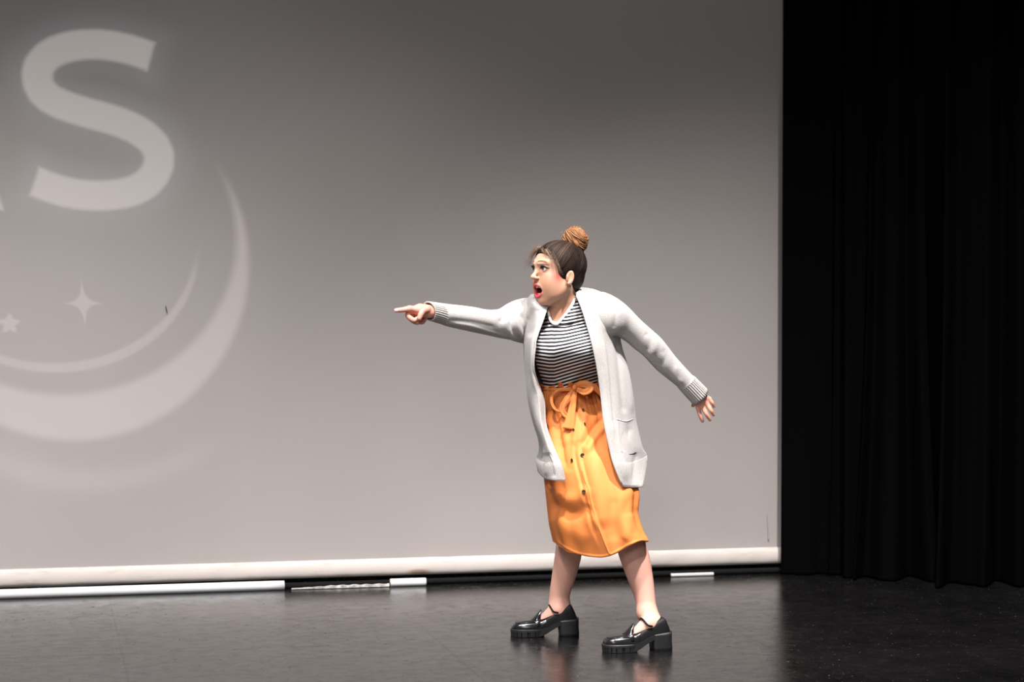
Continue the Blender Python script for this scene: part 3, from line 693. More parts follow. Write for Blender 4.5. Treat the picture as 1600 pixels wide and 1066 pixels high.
# nails
for t_, pr, dr in ((P(619.0, 485.2, 7.613), .010, None), (P(655.2, 497.2, 7.612), .009, None), (P(1097.8, 658.9, 8.083), .0075, 1), (P(1109.2, 656.8, 8.077), .0075, 1), (P(1114.8, 649.2, 8.077), .0075, 1), (P(1116, 636, 8.085), .0065, 1)):
    d = np.linalg.norm(V-t_, axis=1); C = mixc(C, (.80, .42, .40), .8*(1-sm(d, pr*.75, pr*1.1)))
body = obj('body', V, Fq, M['skin'], person, attrs={'tint': C})

# ---- eyes, lashes, teeth, tongue, earring
def uvsphere(c, r, n=20, m=14, R=np.eye(3)):
    V = []; 
    for j in range(m+1):
        a = math.pi*j/m
        for i in range(n): b = 2*math.pi*i/n; V.append(c+np.array([math.sin(a)*math.cos(b), math.sin(a)*math.sin(b), math.cos(a)])*np.asarray(r)@R)
    F_ = [(j*n+i, (j+1)*n+i, (j+1)*n+(i+1) % n, j*n+(i+1) % n) for j in range(m) for i in range(n)]
    return np.array(V), F_
for s in (-1, 1):
    c = H(s*.033, .0805, .034); v, f = uvsphere(c, np.array([.0143]*3), 36, 28)
    gz = nrm(hf*1.0+hl*.02+hu*.03); d = np.arccos(np.clip((v-c)@gz/.0143, -1, 1))*.0143
    cc = np.tile([.80, .77, .74], (len(v), 1)); cc = mixc(cc, (.05, .022, .012), 1-sm(d, .0060, .0068)); cc = mixc(cc, (.004, .003, .003), 1-sm(d, .0026, .0032))
    obj('eye', v, f, M['eye_white'], person, attrs={'tint': cc})
    mb = MB()
    def lidpt(b, up): 
        z = .0335+up*.0074*math.sqrt(max(0, 1-(b/.0150)**2)); x = .0345+b
        y = .0805+.0164*math.sqrt(max(.02, 1-((x-.033)/.0162)**2-((z-.034)/.0150)**2)); return x, y, z
    for i in range(30):
        b = -.0142+.0284*i/29; x, y, z = lidpt(b, 1); p0 = H(s*x, y, z); out = nrm(hf*.8+hu*.5+hl*s*(b*45)); p1 = p0+out*.0045; p2 = p0+out*.0070+hu*.0035
        v, f = tube([p0, p1, p2], [.0008, .0006, .0002], 5); mb.add(v, f)
    pts = [H(s*lidpt(b, 1)[0], lidpt(b, 1)[1]+.0004, lidpt(b, 1)[2]) for b in np.linspace(-.0146, .0146, 16)]
    v, f = tube(pts, .0014, 6); mb.add(v, f)
    mb.build('eyelashes', M['lash'], person)
mb = MB()
for i in range(9):
    a = (i-4)/4; x = a*.0165; y = .098-.010*a*a
    c = H(x, y, -.0345-.0025*a*a); v, f = uvsphere(c, (.0022, .0016, .0048), 10, 8, HR); v = (v-c)@np.eye(3)+c; mb.add(v, f)
obj('teeth', np.vstack(mb.V), mb.F, M['teeth'], person)
mb = MB()
for i in range(9):
    a = (i-4)/4; c = H(a*.014, .091-.009*a*a, -.0655+.003*a*a); v, f = uvsphere(c, (.0019, .0015, .0035), 10, 8, HR); mb.add(v, f)
obj('teeth', np.vstack(mb.V), mb.F, M['teeth'], person)
v, f = uvsphere(H(0, .078, -.064), (.013, .020, .006), 20, 12, HR); obj('tongue', v, f, M['tongue'], person)
for s in (-1, 1):
    v, f = uvsphere(H(s*.0845, .0055, -.0235), (.0042,)*3, 14, 10); obj('earring', v, f, M['stud'], person)

# ---- hair: cap, strands, bun, loose wisps
HB = Prims(); k_ = .012
HB.ell(H(0, -.008, .05), (.0855, .108, .0925), k_, HR)
HB.ell(H(0, -.046, .0), (.068, .058, .062), .02, HR)
HB.ell(H(0, .125, .005), (.13, .092, .098), .006, HR, -1)
HB.ell(H(0, .070, -.070), (.13, .080, .072), .008, HR, -1)
for s in (-1, 1): HB.ell(H(s*.088, .001, -.002), (.020, .019, .031), .006, HR, -1)
HB.cap(H(0, -.072, .115), H(0, -.080, .135), .040, .035, .02)
v, f = mesh_sdf(HB, .0022); v = smooth_mesh(v, f, 2, .5)
hair = obj('hair', v, f, M['hair'], person)
setp(hair, 'dark brown hair swept back into a high bun')
bunc = np.array([0, -.080, .145]); cc0 = np.array([0, -.008, .05]); er0 = np.array([.0872, .1097, .0942])
def capdir(d): d = d/np.linalg.norm(d, axis=-1, keepdims=True); return cc0+d*er0
mb = MB(); bdir = nrm((bunc-cc0)/er0)
r = np.random.default_rng(3)
starts = []
for i in range(560):
    if i > 330:   # strands surfacing anywhere on the back of the head
        a = r.uniform(0, 6.28); p = np.array([.085*math.cos(a), -.035-.07*abs(math.sin(a)), r.uniform(-.01, .09)]); starts.append(nrm((p-cc0)/er0)); continue
    if r.random() < .75:   # forehead-to-ear hairline
        s = r.choice([-1, 1]); a = r.random()
        p = np.array([s*(.004+.080*a**.8), .074-.028*a**1.3, .118-.095*a**1.2])
    else:
        s = r.choice([-1, 1]); a = r.random(); p = np.array([s*(.078-.07*a), -.025-.05*a, .0-.035*a])
    starts.append(nrm((p-cc0)/er0))
for d0 in starts:
    k = 12; t = np.linspace(0, 1, k)[:, None]; om = math.acos(np.clip(d0@bdir, -1, 1)); 
    dd = (np.sin((1-t)*om)*d0+np.sin(t*om)*bdir)/math.sin(om); jit = r.normal(0, .018, 3); dd = dd+np.sin(t*math.pi)*jit
    p = cc0+dd/np.linalg.norm(dd, axis=1, keepdims=True)*er0*(1+.006*r.random()); 
    p = p[:-1]; w = HO+p@HR; vv, ff = tube(w, [.0004, .0017, .0019, .0016, .0009], 5, n=14); g_ = r.uniform(.6, 1.0)+(1.6 if r.random() < .10 else 0); fr_ = .35*max(0, d0[1]); mb.add(vv, ff, np.array([.020+.05*fr_, .012+.028*fr_, .009+.016*fr_])*g_)
o = mb.build('strands', M['hair_t'], hair)
mb = MB(); bc = H(*bunc); br = np.array([.050, .048, .053])
vv, ff = uvsphere(bc, br*.955, 40, 28, HR); mb.add(vv, ff, (.22, .10, .042))
axm = nrm(hl*.55+hf*-.35+hu*.70)@HR.T
for i in range(640):
    ax = nrm(axm+r.normal(0, .09, 3)+(hl*.55*0)@HR.T); a0 = nrm(np.cross(ax, r.normal(0, 1, 3))); b0 = np.cross(ax, a0); off = r.uniform(-.96, .96); st = r.uniform(0, 6.28); ln = r.uniform(1.0, 2.6)
    th = np.linspace(st, st+ln, 12); rr = math.sqrt(1-off*off)
    p = (np.cos(th)[:, None]*a0+np.sin(th)[:, None]*b0)*rr+ax*off
    lump = .965+.055*math.sin(off*11+1)+r.uniform(-.02, .02); p = p*br*(lump+.022*np.sin(th*3+off*6)[:, None]); w = bc+p@HR
    g_ = r.choice([.55, .8, 1.0, 1.35], p=[.25, .3, .3, .15]); vv, ff = tube(w, [.0004, .0019, .0023, .0019, .0004], 5, n=16); mb.add(vv, ff, np.array([.25, .118, .052])*g_)
bun = mb.build('hair_bun', M['hair_t'], hair); setp(bun, 'golden brown twisted bun')
mb = MB()
def wisp(a, b, c, n, sp, rad=.00055):
    for i in range(n):
        j = lambda: r.normal(0, sp, 3)
        sh = j(); p = [np.array(a)+sh*.6+j()*.15, (np.array(a)+np.array(b))/2+sh*.9+j()*.2, np.array(b)+sh+j()*.25, np.array(c)+sh*1.6+j()*.4]
        vv, ff = tube(HO+np.array(p)@HR, [rad, rad, rad*.7, rad*.3], 4, n=10); mb.add(vv, ff)
wisp((.030, .078, .108), (.056, .072, .070), (.064, .068, .034), 26, .0055, .0004)       # temple, near side
wisp((.045, .060, .095), (.072, .056, .050), (.079, .044, .004), 26, .0055, .0004)
wisp((.012, .084, .112), (.040, .088, .088), (.058, .076, .058), 10, .004, .0004)
wisp((-.010, .085, .115), (-.046, .092, .085), (-.062, .098, .046), 40, .0055, .0004)    # far side fringe
wisp((-.02, .07, .12), (-.055, .080, .092), (-.078, .094, .058), 16, .006, .0004)
for i in range(46):   # flyaways around bun and crown
    d = nrm(r.normal(0, 1, 3)+np.array([0, -.2, .5])); p0 = bunc+d*.048; p1 = p0+d*.006+r.normal(0, .005, 3); p2 = p1+r.normal(0, .006, 3)+d*.002
    vv, ff = tube(HO+np.array([p0, p1, p2])@HR, .0004, 4, n=6); mb.add(vv, ff)
ob = obj('loose_strands', np.vstack(mb.V), mb.F, M['wisp'], hair); setp(ob, 'fine light brown strands framing the face', kind='stuff')
# ---- striped top
rows = [(850, 940, 614, 8.05, .100, 0), (848, 940, 600, 8.045, .100, 0), (842, 942, 582, 8.01, .106, 0), (836, 945, 560, 7.965, .118, 0), (836, 948, 538, 7.945, .125, 2),
        (842, 951, 517, 7.955, .120, 6), (846, 950, 500, 7.97, .108, 12), (850, 938, 486, 7.98, .095, 19)]
NU = 40; ctrl = []
th = np.linspace(0, 2*math.pi, NU, endpoint=False)
for l, r_, y, Yc, dh, dip in rows:
    c = P((l+r_)/2, y, Yc); a = abs(P(r_, y, Yc)[0]-P(l, y, Yc)[0])/2; row = []
    for t in th:
        ct, st = math.cos(t), math.sin(t); ct = np.sign(ct)*abs(ct)**.9; st = np.sign(st)*abs(st)**.9
        row.append(c+np.array([a*ct, dh*st, dip/400*st*1.0]))
    ctrl.append(row)
def neckring(grow, dz):
    pts = {0: (899, 463, 7.93), 1: (895, 455, 8.00), 2: (884, 453, 8.04), 3: (866, 458, 8.02), 4: (855.5, 474, 7.96), 4.6: (858.5, 494, 7.905), 5.0: (864, 504.5, 7.882), 5.35: (871, 506, 7.872), 5.7: (878, 500, 7.872), 7: (892, 482, 7.885)}
    # angle order: right(0) back(pi/2) left(pi) front(3pi/2)
    seq = [(0, 900, 463, 7.935), (.25, 898, 456, 7.99), (.5, 884, 453, 8.035), (.75, 866, 458, 8.02), (1.0, 855.5, 476, 7.95), (1.2, 857.5, 492, 7.902), (1.36, 861.5, 503, 7.882), (1.5, 870, 506.5, 7.874), (1.64, 880, 496, 7.874), (1.82, 892.5, 479, 7.892)]
    A = np.array([P(b, c, d-.006) for _, b, c, d in seq]); ta = np.array([a for a, *_ in seq])*math.pi
    out = []
    for t in th:
        i = np.searchsorted(ta, t, 'right')-1; t0 = ta[i]; t1 = ta[i+1] if i+1 < len(ta) else 2*math.pi; f = (t-t0)/(t1-t0); n = len(A)
        p0, p1, p2, p3 = A[(i-1) % n], A[i], A[(i+1) % n], A[(i+2) % n]
        out.append(.5*((2*p1)+(-p0+p2)*f+(2*p0-5*p1+4*p2-p3)*f*f+(-p0+3*p1-3*p2+p3)*f**3))
    out = np.array(out); c = out.mean(0); out = c+(out-c)*grow; out[:, 2] += dz; return out
nr = neckring(1, 0)
ctrl.append(list(np.array(ctrl[-1])*.45+neckring(1.08, -.004)*.55)); ctrl.append(list(nr))
G = surf(np.array(ctrl), 150, 200, True)
N_ = gnormals(G, True); s_ = np.sign((N_*(G-G.mean(axis=1, keepdims=True))).sum(-1).mean())
X, Y_ = proj(G)
def bump(cx, cy, rx, ry, am):
    global G
    n = N_*s_; fac = np.clip(-n[..., 1]*2, 0, 1); G = G+n*(am*np.exp(-((X-cx)/rx)**2-((Y_-cy)/ry)**2)*fac)[..., None]
bump(856, 553, 19, 24, .026); bump(908, 552, 24, 24, .024)
G = folds(G, True, [
    ([(895, 500), (884, 524), (862, 545)], -.005, 4, 8), ([(850, 490), (848, 520), (852, 545)], -.005, 4, 4),
    ([(932, 585), (905, 590), (880, 602)], .006, 4, 4), ([(934, 560), (908, 575), (886, 598)], .005, 4, 4), ([(936, 572), (915, 583), (898, 600)], -.006, 4, 3),
    ([(848, 585), (862, 593), (880, 596)], .006, 4, 4), ([(842, 572), (858, 586), (868, 600)], -.005, 4, 4), ([(880, 508), (900, 492), (903, 470)], .004, 4, 5), ([(908, 500), (902, 480), (899, 468)], -.004, 3, 3)], s_)
X, Y_ = proj(G)
ff_ = Y_+.26*np.maximum(X-866, 0)**1.0+.16*np.maximum(858-X, 0)-4*np.exp(-((X-880)/26)**2)*0+6*np.exp(-((X-862)/14)**2)*np.clip((560-Y_)/60, 0, 1)
ff_ = ff_-.06*np.maximum(X-868, 0)*np.clip((540-Y_)/60, -1, 1)
stripe = ff_/5.35
shirt = obj('striped_top', G.reshape(-1, 3), gfaces(150, 200, True), M['shirt'], person, attrs={'stripe': stripe.ravel()})
setp(shirt, 'black and white striped jersey top')
v, f = tube(neckring(1.0, .001), .0050, 10, True, n=120, flat=.6); obj('neckband', v, f, M['white_rib'], shirt); bpy.data.objects['neckband']['label'] = 'plain white neckband'

# ---- skirt
rows = [(850, 940, 606, 8.055, .103, 0, 0), (848, 944, 622, 8.055, .112, 0, 0), (848, 954, 650, 8.045, .125, 0, 0), (848, 968, 690, 8.02, .142, 0, 0), (849, 982, 730, 7.985, .155, 0, 0),
        (853.5, 994.5, 768, 7.965, .165, -2, 4), (857, 993, 800, 7.96, .168, 0, 10), (861.5, 1000, 826, 7.96, .170, 0, 14), (866.5, 1009, 845, 7.96, .170, -2, 17)]
ctrl = []
for l, r_, y, Yc, dh, tl, dip in rows:
    c = P((l+r_)/2, y, Yc); a = abs(P(r_, y, Yc)[0]-P(l, y, Yc)[0])/2; row = []
    for t in th:
        ct, st = math.cos(t), math.sin(t); e = .82; cx = np.sign(ct)*abs(ct)**e; sx = np.sign(st)*abs(st)**e
        fr = max(0, -st)
        row.append(c+np.array([a*cx, dh*sx-.085*cx*min(1, max(0, (y-640)/180)), (-dip*fr**(1.3 if ct < 0 else 7)+max(0, ct)*max(0, -st)*dip*.9)/400-tl/400*ct]))
    ctrl.append(row)
G = surf(np.array(ctrl), 200, 320, True); N_ = gnormals(G, True); s_ = np.sign((N_*(G-G.mean(axis=1, keepdims=True))).sum(-1).mean())
tt = np.linspace(0, 1, 200)[:, None]; an = np.linspace(0, 2*math.pi, 320, endpoint=False)[None]
ga = np.exp(-(tt/.16)**1.6); gather = ga*(.0022*np.sin(an*41+np.sin(an*5)*2)+.0018*np.sin(an*27+1))
soft = (1-ga)*(.0035*np.sin(an*9+1.3+tt*2)+.002*np.sin(an*15+.4-tt*3))
G = G+N_*s_*(gather+soft)[..., None]
G = folds(G, True, [
    ([(907, 680), (906, 712), (914, 745), (921, 767), (925, 788), (935, 821), (952, 868)], .013, 2.2, 20),
    ([(900, 690), (901, 720), (909, 748), (916, 770), (920, 790), (929, 822), (945, 866)], -.008, 9, 3.0),
    ([(853, 752), (870, 770), (893, 780), (912, 772), (919, 757)], .009, 11, 10),
    ([(858, 780), (874, 796), (896, 803), (914, 798), (922, 785)], -.011, 10, 11),
    ([(860, 800), (880, 822), (906, 836), (930, 840)], .007, 14, 14),
    ([(880, 690), (888, 715), (888, 740)], -.005, 8, 7), ([(868, 640), (876, 690), (884, 735)], -.010, 5, 7), ([(858, 650), (862, 690), (872, 730)], .007, 6, 6),
    ([(898, 640), (900, 665), (897, 700)], .008, 7, 6), ([(944, 652), (926, 672), (910, 700)], -.010, 5, 5), ([(948, 664), (930, 684), (914, 712)], .010, 5, 9),
    ([(915, 640), (912, 670), (905, 694)], .006, 4, 4),
    ([(940, 700), (930, 740), (934, 790), (944, 830)], .012, 20, 18),
    ([(996, 772), (980, 790), (968, 815), (962, 850)], -.004, 9, 8), ([(985, 800), (984, 825), (974, 846)], .0035, 8, 9), ([(995, 790), (992, 815), (990, 840)], -.002, 7, 7), ([(960, 775), (954, 810), (956, 850)], -.003, 10, 10),
    ([(868, 842), (887, 857), (911, 866), (948, 868), (985, 850), (1008, 842)], .0025, 1.6, 1.6),
    ], s_)
skirt = obj('skirt', G.reshape(-1, 3), gfaces(200, 320, True), M['skirt'], person)
skirt.modifiers.new('cloth', 'SOLIDIFY').thickness = .0022; setp(skirt, 'mustard orange midi skirt with button placket')
def front_Y(px_, py_):   # nearest skirt surface at a picture point
    X, Y2 = proj(G); d = (X-px_)**2+(Y2-py_)**2+np.where(G[..., 1] > 8.0, 1e6, 0); i = np.unravel_index(np.argmin(d), d.shape); return G[i][1]
# slit flap edge
pts = [P(x, y, front_Y(x, y)-.004) for x, y in ((910, 735), (914.6, 750), (921, 768), (925.5, 789), (935.5, 822), (944, 845), (953, 867))]
v, f = tube(pts, [.002, .004, .0045, .0045, .0045, .004, .003], 8, n=60, flat=.6); obj('placket_edge', v, f, M['skirt'], skirt)
# paper-bag ruffle above the sash
NR, NC = 22, 360; R_ = np.zeros((NR, NC, 3)); an = np.linspace(0, 2*math.pi, NC, endpoint=False)
for j in range(NR):
    t = j/(NR-1)
    for i, a in enumerate(an):
        rx = .1145+.014*t; ry = .106+.014*t; wv = (.002+.007*t)*math.sin(a*15+1.7*math.sin(a*3))+.003*t*math.sin(a*26+2)
        c = P(895.5, 608-12*t-2.5*t*math.sin(a*6+.4)-6.5*t*math.cos(a), 8.055); R_[j, i] = c+np.array([(rx+wv)*math.cos(a), (ry+wv)*math.sin(a), 0])
o = obj('ruffled_waist', R_.reshape(-1, 3), gfaces(NR, NC, True), M['skirt'], skirt); o.modifiers.new('cloth', 'SOLIDIFY').thickness = .002
# sash and bow
v, f = tube([P(895.5+48*math.cos(a)*1.0, 608.5+1.5*math.cos(a), 8.055)+np.array([0, .114*math.sin(a), 0]) for a in np.linspace(0, 2*math.pi, 48, endpoint=False)], .0062, 10, True, flat=1.3); obj('sash', v, f, M['bow'], skirt)
mb = MB()
def ribbon(pts, wid, th_=.0022, n=26, curl=.10):
    """pts (px, py, Y, nx, ny) ; width in metres across the picture-plane normal direction"""
    A = catmull(np.array([P(*p) for p in pts]), n); w = np.interp(np.linspace(0, 1, n), np.linspace(0, 1, len(wid)), wid)
    T = np.gradient(A, axis=0); T /= np.linalg.norm(T, axis=1, keepdims=True); fw = np.array([0, -1., 0]); S = np.cross(T, fw); S /= np.linalg.norm(S, axis=1, keepdims=True)+1e-9
    for i in range(1, n):
        if S[i]@S[i-1] < 0: S[i] *= -1
    Nn = np.cross(S, T); Nn *= np.sign(Nn @ fw+1e-9)[:, None]; K = 9; V = []
    for i in range(n):
        ring = []
        for k in range(K): x = -1+2*k/(K-1); ring.append(A[i]+S[i]*w[i]*x+Nn[i]*(curl*w[i]*(1-x*x)+.0012*math.sin(x*5+i*.3)+th_/2))
        for k in range(K-1, -1, -1): x = -1+2*k/(K-1); ring.append(A[i]+S[i]*w[i]*x+Nn[i]*(curl*w[i]*(1-x*x)+.0012*math.sin(x*5+i*.3)-th_/2))
        V += ring
    mb.add(V, gfaces(n, 2*K, True, caps=(True, True)))
YF = 7.922
# tails
ribbon([(899, 606, YF), (888, 622, YF-.012), (879, 638, YF-.016), (884, 650, YF-.012), (897, 655, YF-.004)], [.007, .013, .012, .011, .010])
ribbon([(899, 606, YF-.004), (897, 622, YF-.020), (893, 645, YF-.022), (888.5, 671, YF-.022)], [.006, .010, .015, .023])
ribbon([(893, 608, YF), (872, 610, YF), (862, 622, YF-.004), (866, 638, YF-.010), (881, 646, YF-.008)], [.006, .006, .006, .006, .005])
# right loop of the bow and its second tail
ribbon([(898, 604, YF-.006), (907, 600.5, YF-.018), (918, 601.5, YF-.028), (922, 608, YF-.036), (913, 612.5, YF-.036), (900, 607.5, YF-.016)], [.007, .013, .015, .014, .013, .007], curl=.12)
ribbon([(905, 603, YF-.012), (918, 601, YF-.012), (930, 606, YF+.0), (941, 619, YF+.01)], [.007, .010, .012, .007])
v, f = uvsphere(P(898, 605.5, YF-.018), (.0095, .010, .0125), 18, 12); mb.add(v, f)
obj('bow', np.vstack(mb.V), mb.F, M['bow'], skirt)['label'] = 'bow tied in the sash with two hanging tails'
for bx, by, br, sq in ((910.2, 711.5, .0085, 1), (893.2, 719.5, .0078, .6), (912.2, 768.5, .0085, .95), (913.8, 662.5, .0062, .55), (896, 671.5, .006, .7), (911, 640.5, .006, .8)):
    c = P(bx, by, front_Y(bx, by)-.0055); n = 20; V = []
    for z, rr in ((.003, 1.0), (-.001, 1.0), (-.0028, .86), (-.0018, .62), (-.0016, .1)):
        for i in range(n): a = 2*math.pi*i/n; V.append(c+np.array([br*rr*math.cos(a)*sq, z-.6*br*rr*math.cos(a)*math.sqrt(1-sq*sq), br*rr*math.sin(a)]))
    obj('button', V, gfaces(5, n, True, caps=(True, True)), M['button'], skirt)

# ---- cardigan
cr = [
 [(857, 478, 7.885), (849, 470, 7.92), (850, 463, 7.98), (862, 456, 8.03), (880, 452.5, 8.055), (893, 452, 8.035), (903, 452.5, 7.98), (905, 455, 7.93), (900, 460, 7.895)],
 [(852, 489, 7.862), (837, 468, 7.89), (828, 463, 8.0), (850, 463, 8.10), (885, 458, 8.12), (920, 454, 8.08), (944, 460, 7.98), (928, 464, 7.885), (907, 476, 7.855)],
 [(847, 506, 7.843), (834, 500, 7.87), (818.5, 503, 8.02), (845, 500, 8.14), (890, 500, 8.15), (935, 500, 8.10), (962, 492, 7.96), (940, 495, 7.855), (915, 500, 7.828)],
 [(837, 539, 7.82), (828, 540, 7.85), (819, 540, 8.0), (840, 540, 8.13), (890, 540, 8.16), (945, 540, 8.12), (970, 537, 8.0), (950, 538, 7.865), (926, 540, 7.805)],
 [(834.5, 580, 7.83), (829, 580, 7.85), (821.5, 580, 8.0), (845, 580, 8.13), (895, 580, 8.15), (955, 580, 8.13), (981, 580, 8.0), (962, 580, 7.875), (934, 580, 7.81)],
 [(849, 622, 7.90), (840, 621, 7.84), (825, 620, 7.96), (850, 620, 8.12), (900, 620, 8.15), (965, 620, 8.13), (989, 620, 8.0), (968, 620, 7.87), (939.5, 620, 7.815)],
 [(853, 662, 7.87), (845, 661, 7.83), (833.5, 660, 7.96), (852, 660, 8.12), (905, 660, 8.17), (970, 660, 8.14), (994, 660, 8.0), (972, 660, 7.86), (944, 660, 7.80)],
 [(866, 702, 7.84), (856, 701, 7.81), (846, 700, 7.96), (849, 700, 8.12), (910, 700, 8.19), (978, 700, 8.16), (1003, 698, 8.01), (980, 700, 7.845), (952.5, 700, 7.79)],
 [(877, 727, 7.825), (863, 727, 7.80), (847, 725, 7.90), (843.5, 716, 8.10), (910, 716, 8.20), (982, 716, 8.18), (1010, 716, 8.06), (986, 728, 7.84), (959.5, 727, 7.78)],
 [(883, 752, 7.825), (868, 751, 7.80), (851, 747, 7.885), (845, 730, 8.10), (910, 724, 8.21), (994, 722, 8.19), (1003.5, 758, 7.93), (992, 762, 7.83), (973, 761, 7.785)]]
ctrl = np.array([[P(*p) for p in row] for row in cr]); NVc, NUc = 220, 300
G = surf(ctrl, NVc, NUc, False); N_ = gnormals(G, False); c0 = G.mean(axis=1, keepdims=True); s_ = np.sign((N_*(G-c0)).sum(-1).mean())
G = folds(G, False, [
    ([(842, 480), (838, 500), (826, 530)], -.006, 4, 5), ([(836, 470), (832, 482), (822, 500)], .008, 4, 4), ([(848, 492), (843, 520), (836, 540)], .004, 3, 3),
    ([(918, 470), (924, 492), (930, 512)], -.006, 4, 4), ([(930, 468), (942, 490), (950, 520)], .005, 7, 7), ([(940, 520), (947, 570), (952, 630), (958, 700)], .004, 2.0, 5), ([(927, 515), (941, 572), (947, 628), (953, 690)], .003, 3, 3),
    ([(963, 525), (966, 560), (972, 620), (976, 650)], -.006, 4, 5), ([(975, 545), (983, 600), (986, 650)], .004, 4, 4),
    ([(954, 655), (962, 690), (972, 720), (976, 758)], .006, 7, 6), ([(985, 665), (975, 690), (980, 705)], -.004, 5, 5), ([(994, 705), (990, 730), (988, 758)], -.004, 4, 4),
    ([(829, 580), (834, 630), (846, 680), (858, 720)], .007, 5, 4), ([(838, 590), (844, 640), (856, 690), (870, 735)], -.006, 4, 4), ([(858, 705), (864, 728), (868, 748)], -.007, 3, 4), ([(852, 700), (854, 722), (856, 745)], .005, 3, 3)], s_)
# ribbed welt along the hem: fine vertical ribs
X, Y_ = proj(G); vv_ = np.linspace(0, 1, NVc)[:, None]; uu_ = np.linspace(0, 1, NUc)[None]
card = obj('cardigan', G.reshape(-1, 3), gfaces(NVc, NUc, False), M['knit'], person); md = card.modifiers.new('knit', 'SOLIDIFY'); md.thickness = .005; md.offset = 0
setp(card, 'long open heather grey knit cardigan')
Gc = G
def edge_tube(j, name, i0=0, i1=NVc, r=.0035):
    v, f = tube(Gc[i0:i1:4, j], r, 8); return obj(name, v, f, M['knit'], card)
edge_tube(0, 'front_edge', 18); edge_tube(NUc-1, 'front_edge', 4)
# neck band
v, f = tube(Gc[0, ::6], .0060, 10, n=90, flat=.7); obj('collar_band', v, f, M['knit'], card)
# hem rib
NH = 12; 
def hemrib():
    V = np.zeros((NH, 900, 3)); A = Gc[int(NVc*.865):, :][:]; rowi = np.linspace(0, len(A)-1, NH)
    n_ = gnormals(Gc, False)[int(NVc*.865):]*s_
    for j, ri in enumerate(rowi):
        i = int(round(ri)); ui = np.linspace(0, NUc-1, 900); i0 = np.floor(ui).astype(int).clip(0, NUc-2); fr = (ui-i0)[:, None]
        base = A[i, i0]*(1-fr)+A[i, i0+1]*fr; nn = n_[i, i0]
        V[j] = base+nn*(.0022+.0012*min(1, j/2)+.0009*np.sin(np.arange(900)*2*math.pi/6)[:, None])
    o = obj('ribbed_hem', V.reshape(-1, 3), gfaces(NH, 900, False), M['knit'], card); m2 = o.modifiers.new('knit', 'SOLIDIFY'); m2.thickness = .002; return o
hemrib()
# pocket on her left front
def on_card(px_, py_, out=.006):
    X, Y2 = proj(Gc); d = (X-px_)**2+(Y2-py_)**2+np.where(Gc[..., 1] > 8.02, 1e6, 0); i = np.unravel_index(np.argmin(d), d.shape); p = P(px_, py_, Gc[i][1]); return p+np.array([0, -out, 0])
pc = [[(963.5, 655.5), (978, 658.5), (990, 654)], [(964.5, 674), (980, 676), (996, 674)], [(966, 692), (984, 692), (1000, 688)], [(971, 707), (985, 711), (1001, 704)]]
ctrlp = np.array([[on_card(*p, .0035+(.004 if (j == 0 and i == 1) else 0)) for i, p in enumerate(row)] for j, row in enumerate(pc)])
Gp = surf(ctrlp, 26, 26); o = obj('pocket', Gp.reshape(-1, 3), gfaces(26, 26, False), M['knit'], card); m2 = o.modifiers.new('knit', 'SOLIDIFY'); m2.thickness = .003; m2.offset = 0
v, f = tube(Gp[0, ::3]+np.array([0, -.0015, 0]), .0022, 8, n=24); obj('pocket_edge', v, f, M['knit'], o) if False else obj('pocket_edge', v, f, M['knit'], card)
# sleeves
def sleeve(name, prs, wr, ribn0, deep=1.0):
    k = len(prs); n = 150; A = []; 
    top = np.array([P(a, b, Y) for (a, b), _, Y in prs]); bot = np.array([P(a, b, Y) for _, (a, b), Y in prs])
    Cc = catmull((top+bot)/2, n); U = catmull((top-bot)/2, n); T = np.gradient(Cc, axis=0); T /= np.linalg.norm(T, axis=1, keepdims=True)
    NA = 120; G = np.zeros((n, NA, 3)); a = np.linspace(0, 2*math.pi, NA, endpoint=False)
    for i in range(n):
        r = np.linalg.norm(U[i]); u = U[i]/r; w = np.cross(T[i], u); w /= np.linalg.norm(w)
        if w[1] > 0: w = -w
        G[i] = Cc[i]+np.outer(np.cos(a)*r, u)+np.outer(np.sin(a)*r*deep, w)
    c = Cc[:, None]; Nn = G-c; Nn /= np.linalg.norm(Nn, axis=2, keepdims=True)
    X, Y2 = proj(G); fac = np.clip(-Nn[..., 1]*2+.4, 0, 1); D = 0
    for pts, amp, wl, wr_ in wr:
        pp = catmull(np.array(pts, float), 20); d, s, t = pl_dist(X, Y2, pp); w_ = np.where(s > 0, wr_, wl); D = D+amp*np.exp(-(d/w_)**2)*np.clip(np.minimum(t, 1-t)/.15+.3, 0, 1)
    G = G+Nn*(D*fac)[..., None]
    i0 = int(n*ribn0)
    body_ = G[:i0+2]
    o = obj(name, body_.reshape(-1, 3), gfaces(len(body_), NA, True), M['knit'], card); md = o.modifiers.new('knit', 'SOLIDIFY'); md.thickness = .004; md.offset = -1 if False else 0
    # ribbed cuff
    NC = 27*10; cg = []; a = np.linspace(0, 2*math.pi, NC, endpoint=False)
    for i in np.linspace(i0, n-1, 14).astype(int):
        r = np.linalg.norm(U[i]); u = U[i]/r; w = np.cross(T[i], u); w /= np.linalg.norm(w)
        if w[1] > 0: w = -w
        rb = .0019*np.sin(a*27); cg.append(Cc[i]+np.outer(np.cos(a)*(r+rb-.001), u)+np.outer(np.sin(a)*(r*deep+rb-.001), w))
    cg = np.array(cg); o2 = obj('cuff', cg.reshape(-1, 3), gfaces(len(cg), NC, True), M['knit'], card); md = o2.modifiers.new('knit', 'SOLIDIFY'); md.thickness = .003; md.offset = 0
    o2['label'] = 'ribbed cuff'
    return o
